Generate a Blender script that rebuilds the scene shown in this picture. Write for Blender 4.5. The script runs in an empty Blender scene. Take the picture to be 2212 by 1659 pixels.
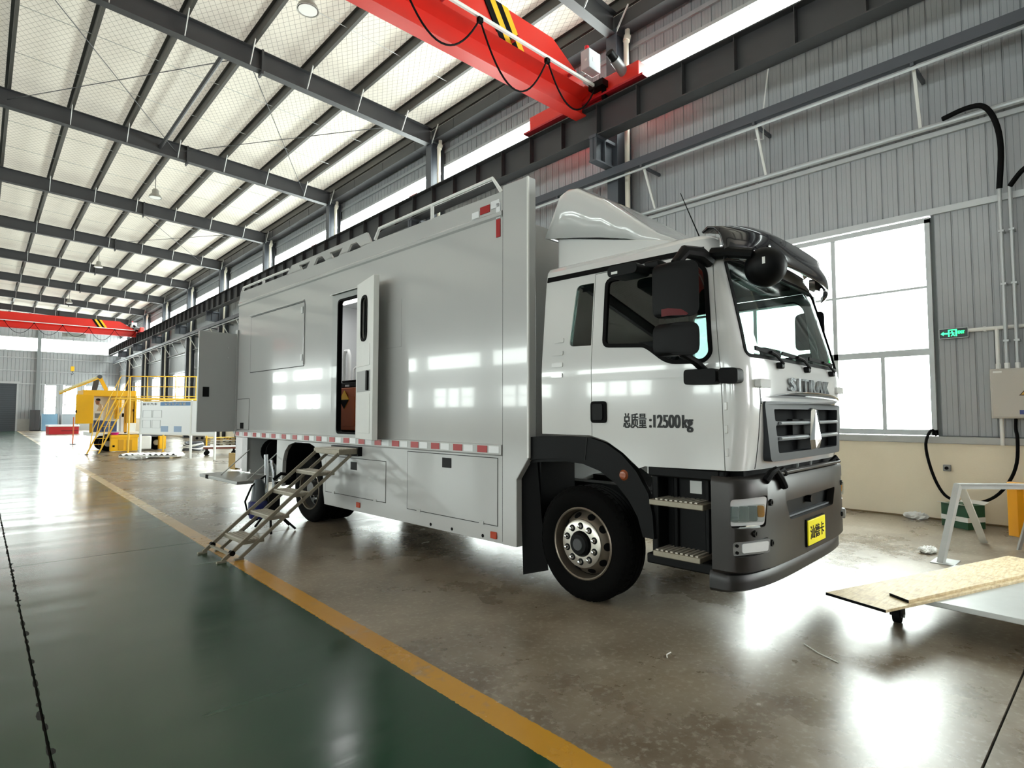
import bpy, bmesh, math, random
from mathutils import Vector, Matrix
from mathutils.geometry import tessellate_polygon
random.seed(7)
SC = bpy.context.scene
COL = SC.collection
R = math.radians

# ---------------------------------------------------------------- camera
W_, H_, F_ = 2212, 1659, 1243.0
cam = bpy.data.cameras.new('camera')
cam.sensor_width = 36.0; cam.sensor_fit = 'HORIZONTAL'
cam.lens = F_ / W_ * 36.0
cam.clip_end = 400
CAM = bpy.data.objects.new('camera', cam); COL.objects.link(CAM)
CAM.location = (0, 0, 1.66)
CAM.rotation_euler = (R(90 + 3.016), 0, R(-42.784))
SC.camera = CAM

# ---------------------------------------------------------------- world, exposure
SKY = 17.0
wd = bpy.data.worlds.new('sky'); SC.world = wd; wd.use_nodes = True
bg = wd.node_tree.nodes['Background']
bg.inputs[0].default_value = (1.0, 0.985, 0.975, 1); bg.inputs[1].default_value = SKY
SC.view_settings.view_transform = 'Standard'; SC.view_settings.look = 'None'
SC.view_settings.gamma = 1; SC.view_settings.use_curve_mapping = False
SC.view_settings.exposure = 0.26
SC.cycles.sample_clamp_indirect = 6.0
SC.cycles.max_bounces = 7; SC.cycles.diffuse_bounces = 4; SC.cycles.glossy_bounces = 4
SC.cycles.transmission_bounces = 6; SC.cycles.transparent_max_bounces = 16
SC.cycles.caustics_reflective = False; SC.cycles.caustics_refractive = False

# hall frame, metres: X across the hall, Y along it, Z up
XR, XL, YE, YB = 11.3, -23.0, 75.9, -12.0       # right, left, far end, back wall
BAY = 7.55
def YC(k): return 8.08 + BAY * (k - 1)             # column row k
def zrb(x): return 10.62 + (10.6 - (abs(x + .7) - .7)) * .045   # rafter underside
RAF = .55; PUR = .26
def zroof(x): return zrb(x) + RAF + PUR

def portal(name, loc, rot, sx, sy):
    l = bpy.data.lights.new(name, 'AREA'); l.shape = 'RECTANGLE'; l.size = sx; l.size_y = sy
    l.energy = 1; l.cycles.is_portal = True
    o = bpy.data.objects.new(name, l); COL.objects.link(o); o.location = loc; o.rotation_euler = rot
    return o
for k in range(-1, 10):                             # daylight openings on both long sides
    yc = YC(k) + BAY / 2
    portal('daylight', (XR + .12, yc, 9.3), (0, R(90), 0), 1.4, 7.2)
    portal('daylight', (XR + .12, yc, 3.1), (0, R(90), 0), 3.5, 4.35)
    portal('daylight', (XL - .12, yc, 3.0), (0, R(-90), 0), 1.5, 4.6)
    portal('daylight', (XL - .12, yc, 5.9), (0, R(-90), 0), 1.1, 6.4)
portal('daylight', (-5.8, YE + .12, 8.75), (R(-90), 0, 0), 34, 1.3)

# ---------------------------------------------------------------- materials
def lin(h):
    h = h.lstrip('#'); out = []
    for i in (0, 2, 4):
        v = int(h[i:i+2], 16) / 255
        out.append(v / 12.92 if v <= .04045 else ((v + .055) / 1.055) ** 2.4)
    return tuple(out) + (1,)
MATS = {}
class NT:
    def __init__(s, name):
        s.m = bpy.data.materials.new(name); s.m.use_nodes = True; s.t = s.m.node_tree
        s.b = s.t.nodes['Principled BSDF']; s.o = s.t.nodes['Material Output']
    def n(s, typ, **kw):
        nd = s.t.nodes.new(typ)
        for k, v in kw.items():
            if k.startswith('i'):
                key = k[1:]; key = int(key) if key.isdigit() else key.replace('_', ' ')
                nd.inputs[key].default_value = v
            else: setattr(nd, k, v)
        return nd
    def l(s, a, b): s.t.links.new(a, b)
    def math(s, op, a, b=None, c=None, clamp=False):
        nd = s.t.nodes.new('ShaderNodeMath'); nd.operation = op; nd.use_clamp = clamp
        for i, v in enumerate((a, b, c)):
            if v is None: continue
            if isinstance(v, (int, float)): nd.inputs[i].default_value = v
            else: s.l(v, nd.inputs[i])
        return nd.outputs[0]
    def mix(s, fac, a, b, blend='MIX'):
        nd = s.t.nodes.new('ShaderNodeMix'); nd.data_type = 'RGBA'; nd.blend_type = blend
        for i, v in ((0, fac), (6, a), (7, b)):
            if isinstance(v, (int, float)): nd.inputs[i].default_value = v
            elif isinstance(v, tuple): nd.inputs[i].default_value = v
            else: s.l(v, nd.inputs[i])
        return nd.outputs[2]
    def ramp(s, fac, stops):
        nd = s.t.nodes.new('ShaderNodeValToRGB'); cr = nd.color_ramp
        while len(cr.elements) < len(stops): cr.elements.new(.5)
        for e, (p, c) in zip(cr.elements, stops):
            e.position = p; e.color = c if isinstance(c, tuple) else (c, c, c, 1)
        s.l(fac, nd.inputs[0]); return nd.outputs[0]
    def noise(s, vec, scale, detail=4, rough=.55, dist=0):
        nd = s.n('ShaderNodeTexNoise', iScale=scale, iDetail=detail, iRoughness=rough, iDistortion=dist)
        if vec is not None: s.l(vec, nd.inputs['Vector'])
        return nd.outputs['Fac']
    def bump(s, h, strength=.2, dist=.02):
        nd = s.n('ShaderNodeBump', iStrength=strength, iDistance=dist); s.l(h, nd.inputs['Height'])
        s.l(nd.outputs[0], s.b.inputs['Normal'])
def mat(name, col, rough=.5, metal=0.0, var=0.0, scale=4.0, bump=0.0, bscale=40.0, coat=0.0, emit=0.0, spec=.5, rvar=0.0):
    if name in MATS: return MATS[name]
    t = NT(name); b = t.b
    c = lin(col) if isinstance(col, str) else col
    b.inputs['Base Color'].default_value = c
    b.inputs['Roughness'].default_value = rough; b.inputs['Metallic'].default_value = metal
    b.inputs['Specular IOR Level'].default_value = spec
    b.inputs['Coat Weight'].default_value = coat; b.inputs['Coat Roughness'].default_value = .04
    if var or bump or rvar:
        tc = t.n('ShaderNodeTexCoord').outputs['Object']
    if var:
        f = t.noise(tc, scale, 5)
        f = t.math('MULTIPLY_ADD', f, 2 * var, 1 - var)
        hs = t.n('ShaderNodeHueSaturation'); hs.inputs['Color'].default_value = c
        t.l(f, hs.inputs['Value']); t.l(hs.outputs[0], b.inputs['Base Color'])
    if rvar:
        f = t.noise(tc, scale * 2, 4); t.l(t.math('MULTIPLY_ADD', f, 2 * rvar, rough - rvar), b.inputs['Roughness'])
    if bump: t.bump(t.noise(tc, bscale, 3), bump, .01)
    if emit:
        b.inputs['Emission Color'].default_value = c; b.inputs['Emission Strength'].default_value = emit
    MATS[name] = t.m
    return t.m
def glass(name, tint, refl=.12, rough=.0, opacity=.0, body='#101414'):
    """thin pane: mostly clear, a little mirror, tinted"""
    if name in MATS: return MATS[name]
    t = NT(name); t.t.nodes.remove(t.b)
    tr = t.n('ShaderNodeBsdfTransparent'); tr.inputs[0].default_value = lin(tint)
    gl = t.n('ShaderNodeBsdfGlossy', iRoughness=rough)
    lw = t.n('ShaderNodeLayerWeight', iBlend=.5)
    f = t.math('MULTIPLY_ADD', t.math('POWER', lw.outputs['Facing'], 5.0), .95, refl, clamp=True)
    m1 = t.n('ShaderNodeMixShader'); t.l(f, m1.inputs[0]); t.l(tr.outputs[0], m1.inputs[1]); t.l(gl.outputs[0], m1.inputs[2])
    out = m1
    if opacity:
        df = t.n('ShaderNodeBsdfDiffuse'); df.inputs[0].default_value = lin(body)
        m2 = t.n('ShaderNodeMixShader', i0=opacity); t.l(m1.outputs[0], m2.inputs[1]); t.l(df.outputs[0], m2.inputs[2]); out = m2
    t.l(out.outputs[0], t.o.inputs[0]); MATS[name] = t.m
    return t.m

# ---------------------------------------------------------------- mesh helpers
def finish(me, smooth=35):
    if smooth:
        for p in me.polygons: p.use_smooth = True
        me.set_sharp_from_angle(angle=R(smooth))
def link(name, me, m=None, parent=None, bevel=0, seg=2, loc=None, rz=None):
    o = bpy.data.objects.new(name, me); COL.objects.link(o)
    if m is not None and not me.materials:
        for x in (m if isinstance(m, (list, tuple)) else [m]): me.materials.append(x)
    if parent is not None: o.parent = parent
    if loc is not None: o.location = loc
    if rz is not None: o.rotation_euler = (0, 0, rz)
    if bevel:
        b = o.modifiers.new('bevel', 'BEVEL'); b.width = bevel; b.segments = seg; b.limit_method = 'ANGLE'; b.angle_limit = R(40)
        b.harden_normals = False
    return o
class MB:
    def __init__(s): s.v = []; s.f = []; s.mi = []; s.cur = 0
    def add(s, vs, fs):
        k = len(s.v); s.v += [tuple(x) for x in vs]
        for q in fs: s.f.append([i + k for i in q]); s.mi.append(s.cur)
        return s
    def box(s, x0, x1, y0, y1, z0, z1):
        x0, x1 = min(x0, x1), max(x0, x1); y0, y1 = min(y0, y1), max(y0, y1); z0, z1 = min(z0, z1), max(z0, z1)
        return s.add([(x0,y0,z0),(x1,y0,z0),(x1,y1,z0),(x0,y1,z0),(x0,y0,z1),(x1,y0,z1),(x1,y1,z1),(x0,y1,z1)],
              [(0,3,2,1),(4,5,6,7),(0,1,5,4),(1,2,6,5),(2,3,7,6),(3,0,4,7)])
    def bar(s, p, q, w, h, up=(0,0,1)):
        """rectangular bar from p to q"""
        p, q = Vector(p), Vector(q); d = (q - p).normalized(); u = Vector(up)
        a = d.cross(u)
        if a.length < 1e-4: a = d.cross(Vector((1,0,0)))
        a.normalize(); u = a.cross(d).normalized(); a *= w / 2; u *= h / 2
        vs = [p-a-u, p+a-u, p+a+u, p-a+u, q-a-u, q+a-u, q+a+u, q-a+u]
        return s.add(vs, [(0,1,2,3),(4,7,6,5),(0,4,5,1),(1,5,6,2),(2,6,7,3),(3,7,4,0)])
    def prism(s, poly, fn, a, b):
        """poly: 2-D outline, fn(u, v, w) -> 3-D, extruded from w=a to w=b"""
        n = len(poly); vs = [fn(u, v, a) for u, v in poly] + [fn(u, v, b) for u, v in poly]
        tri = tessellate_polygon([[Vector((u, v, 0)) for u, v in poly]])
        fs = [tuple(t) for t in tri] + [tuple(i + n for i in reversed(t)) for t in tri]
        fs += [(i, (i + 1) % n, (i + 1) % n + n, i + n) for i in range(n)]
        return s.add(vs, fs)
    def cyl(s, p, q, r, r2=None, n=16, cap=True):
        p, q = Vector(p), Vector(q); d = (q - p).normalized(); r2 = r if r2 is None else r2
        a = d.cross(Vector((0,0,1)));
        if a.length < 1e-3: a = d.cross(Vector((1,0,0)))
        a.normalize(); b = d.cross(a)
        vs = [p + (a*math.cos(i*2*math.pi/n) + b*math.sin(i*2*math.pi/n))*r for i in range(n)]
        vs += [q + (a*math.cos(i*2*math.pi/n) + b*math.sin(i*2*math.pi/n))*r2 for i in range(n)]
        fs = [(i, (i+1)%n, (i+1)%n+n, i+n) for i in range(n)]
        if cap: fs += [tuple(reversed(range(n))), tuple(range(n, 2*n))]
        return s.add(vs, fs)
    def tube(s, pts, r, n=8, closed=False):
        pts = [Vector(p) for p in pts]; m = len(pts); vs = []; prev = None
        for i, p in enumerate(pts):
            if closed: d = pts[(i+1)%m] - pts[i-1]
            else: d = pts[min(i+1, m-1)] - pts[max(i-1, 0)]
            d.normalize()
            a = (prev - d * prev.dot(d)) if prev is not None else d.cross(Vector((0,0,1)))
            if a.length < 1e-3: a = d.cross(Vector((1,0,0)))
            a.normalize(); prev = a; b = d.cross(a)
            rr = r[i] if isinstance(r, (list, tuple)) else r
            vs += [p + (a*math.cos(j*2*math.pi/n) + b*math.sin(j*2*math.pi/n))*rr for j in range(n)]
        fs = []
        for i in range(m if closed else m-1):
            k0, k1 = i*n, ((i+1)%m)*n
            fs += [(k0+j, k0+(j+1)%n, k1+(j+1)%n, k1+j) for j in range(n)]
        if not closed: fs += [tuple(reversed(range(n))), tuple(range((m-1)*n, m*n))]
        return s.add(vs, fs)
    def lathe(s, prof, o, axis, n=32, cap=True):
        """prof: (radius, height along axis); axis 'x','y' or 'z'"""
        o = Vector(o); ex = {'x': (Vector((0,1,0)), Vector((0,0,1)), Vector((1,0,0))), 'y': (Vector((0,0,1)), Vector((1,0,0)), Vector((0,1,0))),
              'z': (Vector((1,0,0)), Vector((0,1,0)), Vector((0,0,1)))}[axis]
        vs = []; fs = []; m = len(prof)
        for r, h in prof:
            vs += [o + ex[2]*h + (ex[0]*math.cos(j*2*math.pi/n) + ex[1]*math.sin(j*2*math.pi/n))*r for j in range(n)]
        for i in range(m-1):
            fs += [(i*n+j, i*n+(j+1)%n, (i+1)*n+(j+1)%n, (i+1)*n+j) for j in range(n)]
        if cap and prof[0][0] > 1e-6: fs.append(tuple(reversed(range(n))))
        if cap and prof[-1][0] > 1e-6: fs.append(tuple(range((m-1)*n, m*n)))
        return s.add(vs, fs)
    def mesh(s, name, smooth=35):
        me = bpy.data.meshes.new(name); me.from_pydata(s.v, [], s.f)
        bm = bmesh.new(); bm.from_mesh(me)
        bmesh.ops.remove_doubles(bm, verts=bm.verts, dist=1e-6)
        bmesh.ops.recalc_face_normals(bm, faces=bm.faces); bm.to_mesh(me); bm.free()
        if max(s.mi, default=0) and len(s.mi) == len(me.polygons):
            me.polygons.foreach_set('material_index', s.mi)
        finish(me, smooth); return me
    def build(s, name, m, parent=None, smooth=35, bevel=0, seg=2, loc=None, rz=None):
        return link(name, s.mesh(name, smooth), m, parent, bevel, seg, loc, rz)
def box(name, m, parent, *a, bevel=0, **kw): return MB().box(*a).build(name, m, parent, bevel=bevel, **kw)
def tag(o, label=None, cat=None, group=None, kind=None):
    if label: o['label'] = label
    if cat: o['category'] = cat
    if group: o['group'] = group
    if kind: o['kind'] = kind
    return o
def thing(name, label, cat, loc=(0,0,0), rz=0, group=None):
    o = bpy.data.objects.new(name, None); COL.objects.link(o); o.empty_display_size = .1
    o.location = loc; o.rotation_euler = (0, 0, rz); return tag(o, label, cat, group)
def struct(name, loc=(0,0,0)):
    o = bpy.data.objects.new(name, None); COL.objects.link(o); o.location = loc; o['kind'] = 'structure'; return o
def dup(o, loc=None, rz=None, parent=None, label=None):
    c = o.copy(); COL.objects.link(c)
    if parent is not None: c.parent = parent
    if loc is not None: c.location = loc
    if rz is not None: c.rotation_euler = (0, 0, rz)
    if label: c['label'] = label
    for ch in list(o.children):
        if ch is c: continue
        d = dup(ch, parent=c)
    return c
def rpoly(pts, r, n=4):
    """round the corners of an outline"""
    out = []; m = len(pts)
    for i in range(m):
        p0, p, p1 = Vector(pts[i-1]), Vector(pts[i]), Vector(pts[(i+1)%m])
        rr = r[i] if isinstance(r, (list, tuple)) else r
        a, b = (p0-p), (p1-p); k = min(rr, a.length*.45, b.length*.45)
        if k < 1e-5: out.append((p.x, p.y)); continue
        a = p + a.normalized()*k; b = p + b.normalized()*k
        for j in range(n+1):
            t = j/n; q = a*(1-t)**2 + p*2*t*(1-t) + b*t*t; out.append((q.x, q.y))
    return out
def rect(a, b, c, d): return [(a, c), (b, c), (b, d), (a, d)]
def boolm(a, b, op='DIFFERENCE'):
    """mesh boolean: returns a new mesh, removes the inputs' helper objects"""
    oa = bpy.data.objects.new('t1', a); ob = bpy.data.objects.new('t2', b)
    COL.objects.link(oa); COL.objects.link(ob)
    m = oa.modifiers.new('b', 'BOOLEAN'); m.operation = op; m.object = ob; m.solver = 'EXACT'
    dg = bpy.context.evaluated_depsgraph_get(); dg.update()
    me = bpy.data.meshes.new_from_object(oa.evaluated_get(dg))
    bpy.data.objects.remove(oa); bpy.data.objects.remove(ob)
    return me
def text_mesh(body, size, depth=.002, bold=0.0, align='LEFT', sx=1.0):
    cu = bpy.data.curves.new('text', 'FONT'); cu.body = body; cu.size = size; cu.extrude = depth; cu.offset = bold
    cu.align_x = align
    o = bpy.data.objects.new('text', cu); COL.objects.link(o)
    dg = bpy.context.evaluated_depsgraph_get(); dg.update()
    me = bpy.data.meshes.new_from_object(o.evaluated_get(dg)); bpy.data.objects.remove(o)
    if sx != 1.0: me.transform(Matrix.Diagonal((sx, 1, 1, 1)))
    return me
def place(me, origin, ux, uy):
    ux, uy = Vector(ux).normalized(), Vector(uy).normalized(); uz = ux.cross(uy)
    m = Matrix((ux, uy, uz)).transposed().to_4x4(); m.translation = Vector(origin); me.transform(m); return me
def arc(c, r, a0, a1, n): return [(c[0] + r*math.cos(R(a0+(a1-a0)*i/n)), c[1] + r*math.sin(R(a0+(a1-a0)*i/n))) for i in range(n+1)]
# ================================================================ hall materials
def m_floor():
    t = NT('painted concrete floor'); b = t.b
    pos = t.n('ShaderNodeNewGeometry').outputs['Position']
    sx = t.n('ShaderNodeSeparateXYZ'); t.l(pos, sx.inputs[0]); X, Y = sx.outputs[0], sx.outputs[1]
    n1 = t.noise(pos, .55, 6, .6); n2 = t.noise(pos, 3.0, 7, .65); n3 = t.noise(pos, 22, 4, .6); n4 = t.noise(pos, .9, 9, .68, .5)
    mp = t.n('ShaderNodeMapping', iScale=(.18, 2.2, 1)); t.l(pos, mp.inputs[0]); n5 = t.noise(mp.outputs[0], 1.0, 5, .6)
    # bare concrete
    con = t.ramp(n1, [(.32, lin('#5d5142')), (.5, lin('#776b5a')), (.68, lin('#938877'))])
    con = t.mix(t.ramp(n2, [(.35, 0.0), (.7, .5)]), con, lin('#a59c8c'))
    con = t.mix(t.ramp(n4, [(.38, 0.0), (.75, .55)]), con, lin('#43362a'))
    con = t.mix(t.ramp(n3, [(.52, 0.0), (.75, .5)]), con, lin('#b5ad9f'))
    # green paint, dusty in places, greyer towards the far end
    gre = t.mix(n2, lin('#042a17'), lin('#093a20'))
    gre = t.mix(t.ramp(n1, [(.45, 0.0), (.8, .4)]), gre, lin('#1d3526'))
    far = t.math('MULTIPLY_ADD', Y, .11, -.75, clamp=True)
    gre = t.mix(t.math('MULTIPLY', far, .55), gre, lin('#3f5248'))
    gre = t.mix(t.ramp(n3, [(.66, 0.0), (.82, .35)]), gre, lin('#3d4a3d'))
    # yellow line
    xl = t.math('MULTIPLY_ADD', Y, -.010, X)                       # line runs a little askew
    wob = t.math('MULTIPLY_ADD', n3, .03, -.015)
    xw = t.math('ADD', xl, wob)
    isgreen = t.math('LESS_THAN', xw, 2.06)
    isline = t.math('MULTIPLY', t.math('GREATER_THAN', xw, 2.05), t.math('LESS_THAN', xw, 2.235))
    wear = t.ramp(n2, [(.56, 1.0), (.72, .35)])
    yel = t.mix(n4, lin('#a8761a'), lin('#c4922c'))
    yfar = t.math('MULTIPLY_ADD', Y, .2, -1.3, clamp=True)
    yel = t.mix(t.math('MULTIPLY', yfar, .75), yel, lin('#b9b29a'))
    isline = t.math('MULTIPLY', isline, wear)
    c = t.mix(isgreen, con, gre); c = t.mix(isline, c, yel)
    t.l(c, b.inputs['Base Color'])
    rg = t.ramp(n5, [(.3, .13), (.7, .28)]); rc = t.ramp(t.math('ADD', t.math('MULTIPLY', n1, .7), t.math('MULTIPLY', n2, .3)), [(.35, .2), (.68, .42)])
    t.l(t.mix(isgreen, rc, rg), b.inputs['Roughness'])
    b.inputs['Specular IOR Level'].default_value = .5
    h = t.math('ADD', t.math('MULTIPLY', t.math('MULTIPLY', n5, isgreen), .9), t.math('MULTIPLY', n3, .1))
    t.bump(h, .09, .02)
    return t.m
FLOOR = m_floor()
GAP = mat('joint filler dark', '#14130f', .9)
def m_roof():
    t = NT('white roof lining with wire mesh'); b = t.b
    pos = t.n('ShaderNodeNewGeometry').outputs['Position']
    sx = t.n('ShaderNodeSeparateXYZ'); t.l(pos, sx.inputs[0]); X, Y = sx.outputs[0], sx.outputs[1]
    def lines(e, per, w): return t.math('LESS_THAN', t.math('FRACT', t.math('MULTIPLY', e, 1 / per)), w / per)
    d1 = t.math('ADD', X, t.math('MULTIPLY', Y, .55)); 
    g = t.math('MAXIMUM', lines(d1, .16, .010), lines(t.math('SUBTRACT', X, t.math('MULTIPLY', Y, .55)), .16, .010))
    n1 = t.noise(pos, .8, 4); n2 = t.noise(pos, 5, 3)
    c = t.mix(n1, lin('#cfcabd'), lin('#e2ded2')); c = t.mix(t.math('MULTIPLY', g, .75), c, lin('#6d695f'))
    t.l(c, b.inputs['Base Color']); b.inputs['Roughness'].default_value = .8; b.inputs['Specular IOR Level'].default_value = .1
    tr = t.n('ShaderNodeBsdfTranslucent'); t.l(c, tr.inputs[0])
    m = t.n('ShaderNodeMixShader', i0=.022); t.l(b.outputs[0], m.inputs[1]); t.l(tr.outputs[0], m.inputs[2]); t.l(m.outputs[0], t.o.inputs[0])
    t.bump(n2, .3, .03)
    return t.m
ROOF = m_roof()
CLAD = mat('grey wall cladding', '#9c9fa2', .45, var=.08, scale=1.2)
CLADB = mat('grey cladding backing', '#6f7576', .6)
STEEL = mat('dark grey painted steel', '#3a3a3c', .5, var=.12, scale=2)
STEEL2 = mat('slate painted steel', '#4a4e55', .5, var=.1, scale=2)
PURL = mat('purlin steel', '#4a4844', .5, var=.1)
GALV = mat('galvanised steel', '#b9bcbb', .4, .35, var=.12, scale=6)
WHITE = mat('white painted steel', '#e4e5e2', .4, var=.05)
PVC = mat('cream plastic pipe', '#e8e2d2', .35, var=.05)
CREAM = mat('cream plaster', '#e6dcc6', .85, var=.1, scale=1.3, bump=.15)
ALU = mat('aluminium window frame', '#b4b8ba', .4, .3, var=.08)
PANE = glass('clear window glass', '#f4faf8', .02)
REDP = mat('red crane paint', '#d92a1e', .35, var=.08, scale=1.5)
REDD = mat('dark red rail paint', '#b01824', .4)
YEL = mat('yellow paint', '#f2bd12', .4, var=.05)
BLK = mat('black rubber', '#050506', .7, spec=.12)
BLKP = mat('black plastic', '#060708', .45, spec=.15)
CHR = mat('chrome', '#e2e4e6', .08, 1.0)

# ================================================================ floor
fl = struct('floor')
MB().box(XL, XR, YB, YE, -.2, -.02).build('bed', GAP, fl)
ys = [YB, -7.3, .55] + [8.35 + 7.6 * i for i in range(9)] + [YE]
xs = [XL, -5.9, .315, XR]
for i in range(len(xs) - 1):
    for j in range(len(ys) - 1):
        g = .006
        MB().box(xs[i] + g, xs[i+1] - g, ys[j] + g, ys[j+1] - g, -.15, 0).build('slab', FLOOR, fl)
# chipped edges along the long joint
cb = MB(); y = 2.2
while y < 22:
    for sgn in (-1, 1):
        a = random.uniform(.002, .009) if random.random() < .85 else random.uniform(.009, .022); l = random.uniform(.04, .16)
        x0 = .315 + sgn * .006
        cb.add([(x0, y, .0006), (x0 + sgn*a*.8, y + l*.15, .0006), (x0 + sgn*a, y + l*.5, .0006), (x0 + sgn*a*.6, y + l*.9, .0006), (x0, y + l, .0006)], [(0,1,2,3,4)])
    y += random.uniform(.05, .22)
tag(cb.build('joint_chips', GAP, fl), kind='stuff')

# ================================================================ right wall
wr = struct('wall_right', (0, 0, 0))
PW = .235
pan_meshes = {}
def panel_mesh(z0, z1):
    key = (z0, z1)
    if key not in pan_meshes:
        m = MB(); pr = [(0, 0), (.006, -.0), (.014, -.018), (.075, -.018), (.08, -.014), (.085, -.018), (.15, -.018), (.155, -.014), (.16, -.018), (PW-.014, -.018), (PW-.006, 0), (PW, 0), (PW, .02), (0, .02)]
        m.prism(pr, lambda u, v, w: (v, u, w), z0, z1); pan_meshes[key] = m.mesh('panel', 25); pan_meshes[key].materials.append(CLAD)
    return pan_meshes[key]
WY0, WW, WZ0, WZ1 = 2.15, 4.35, 1.32, 4.84        # window start in its bay, width, sill, head
def in_window(y):                                  # y relative: is the panel strip over a window?
    for k in range(-2, 11):
        a = WY0 + BAY * k
        if y + PW > a + .02 and y < a + WW - .02: return True
    return False
bands = [(1.32, WZ1 + .08, False), (WZ1 + .08, 8.58, True), (10.03, 11.25, True)]
far_b = MB(); n = 0
y = YB
while y < YE - PW:
    for (z0, z1, full) in bands:
        if not full and in_window(y): continue
        near = y < 17.5 and y > -1.2
        if near:
            link('panel', panel_mesh(z0, z1), None, wr, loc=(XR, y, 0)); n += 1
        else:
            far_b.add([(XR, y, z0), (XR-.018, y+.014, z0), (XR-.018, y+PW-.014, z0), (XR, y+PW, z0), (XR, y, z1), (XR-.018, y+.014, z1), (XR-.018, y+PW-.014, z1), (XR, y+PW, z1)],
                      [(0,1,5,4),(1,2,6,5),(2,3,7,6)])
    y += PW
tag(far_b.build('far_panels', CLAD, wr, smooth=0), kind='stuff')
mb = MB()
mb.box(XR + .02, XR + .08, YB, YE, WZ1 + .08, 8.58); mb.box(XR + .02, XR + .08, YB, YE, 10.03, 11.3)
for k in range(-2, 11):
    mb.box(XR + .02, XR + .08, max(YB, WY0 + WW + BAY*(k-1)), min(YE, WY0 + BAY*k), 1.3, WZ1 + .08)
mb.build('backing_sheet', CLADB, wr, smooth=0)
# low plastered wall with ledge
MB().box(XR - .1, XR + .1, YB, YE, 0, 1.2).build('plinth', CREAM, wr, smooth=0)
MB().box(XR - .14, XR + .1, YB, YE, 1.2, 1.31).build('ledge', mat('grey ledge flashing', '#a9abaa', .5, var=.1, scale=3), wr, bevel=.01)
MB().box(XR - .16, XR - .1, YB, YE, 0, .02).build('skirting_grime', mat('brown grime', '#6a5a40', .9, var=.3), wr, smooth=0)
for z, d in ((WZ1 + .1, .1), (6.2, .08), (10.5, .1)):
    MB().box(XR - .08, XR - .019, YB, YE, z - d/2, z + d/2).build('girt', ALU, wr, smooth=0)
MB().cyl((XR - .15, YB + .1, 6.3), (XR - .15, YE - .1, 6.3), .045, n=10).build('wall_tube', ALU, wr)
MB().box(XR - .09, XR - .019, YB, YE, 9.98, 10.06).build('window_head_rail', ALU, wr, smooth=0)
MB().box(XR - .06, XR + .06, YB, YE, 8.54, 8.62).build('window_sill_rail', ALU, wr, smooth=0)
# eave gutter
gt = MB(); gt.prism([(10.78, 11.12), (10.78, 10.78), (11.18, 10.78), (11.18, 11.12), (11.14, 11.12), (11.14, 10.82), (10.82, 10.82), (10.82, 11.12)], lambda u, v, w: (u, w, v), YB, YE)
gt.build('eave_gutter', STEEL, wr, smooth=0)
gs = MB()
for i in range(40): gs.box(10.77, 11.19, YB + 2.2*i, YB + 2.2*i + .03, 10.775, 11.1)
gs.build('gutter_strap', STEEL, wr, smooth=0)

wi = 0
def big_window(y0, x, sgn):
    """3 x 2 fixed lights over sliding sashes; x wall plane, sgn -1: room lies towards -X"""
    global wi; wi += 1
    o = struct('window_%d' % wi, (x, y0, 0)); y1 = WW; s = sgn
    fr = MB()
    for a, b, c, d in ((0, y1, WZ0, WZ0 + .09), (0, y1, WZ1 - .06, WZ1 + .03), (0, .07, WZ0, WZ1), (y1 - .07, y1, WZ0, WZ1)): fr.box(s*.06, -s*.06, a, b, c, d)
    fr.build('frame', ALU, o, smooth=0)
    for i in (1, 2): MB().box(s*.05, -s*.05, i*1.45 - .035, i*1.45 + .035, WZ0, WZ1).build('mullion', ALU, o, smooth=0)
    MB().box(s*.05, -s*.05, .07, y1 - .07, 2.62, 2.73).build('transom', ALU, o, smooth=0)
    MB().box(s*.04, -s*.04, .07, y1 - .07, 3.715, 3.755).build('glazing_bar', ALU, o, smooth=0)
    for i in range(3):
        m = i*1.45 + .725
        MB().box(s*.045, -s*.02, m - .03, m + .03, WZ0 + .09, 2.62).build('sash_stile', ALU, o, smooth=0)
        for z0, z1 in ((3.755, WZ1 - .06), (2.73, 3.715), (WZ0 + .09, 2.62)):
            MB().box(.003, -.003, i*1.45 + .04, i*1.45 + 1.41, z0, z1).build('pane', PANE, o, smooth=0)
    return o
for k in range(-1, 10): big_window(WY0 + BAY*k, XR, -1)
def strip_window(y0, y1, x):
    global wi; wi += 1
    o = struct('window_%d' % wi, (x, y0, 0)); L = y1 - y0
    MB().box(.003, -.003, 0, L, 8.62, 9.98).build('pane', PANE, o, smooth=0)
    for i in range(1, 5): MB().box(-.03, .0, L*i/5 - .008, L*i/5 + .008, 9.84, 9.98).build('clip', ALU, o, smooth=0)
    return o
for k in range(-1, 10): strip_window(YC(k) + .15, YC(k+1) - .15, XR)

# columns of the right wall with crane corbels
cm = MB(); 
cm.box(10.68, 10.70, -.15, .15, 0, 10.75); cm.box(11.2, 11.22, -.15, .15, 0, 10.75); cm.box(10.70, 11.2, -.008, .008, 0, 10.75)
cmesh = cm.mesh('column_shaft', 0)
cb_ = MB(); cb_.box(9.95, 10.68, -.1, .1, 7.9, 7.97); cb_.box(9.95, 10.68, -.1, .1, 7.36, 7.4); cb_.box(9.95, 10.68, -.01, .01, 7.4, 7.9)
cb_.box(9.97, 9.99, -.1, .1, 7.4, 7.9); cb_.box(10.28, 10.30, -.1, .1, 7.4, 7.9)
cbm = cb_.mesh('corbel', 0); cbm.materials.append(STEEL2)
bp = MB().box(10.55, 11.28, -.25, .25, .0, .03).mesh('base_plate', 0); bp.materials.append(STEEL2)
cmesh.materials.append(STEEL2)
for k in range(-1, 10):
    o = link('column', cmesh, None, loc=(0, YC(k), 0)); o['kind'] = 'structure'
    link('corbel', cbm, None, o); link('base_plate', bp, None, o)
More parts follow.
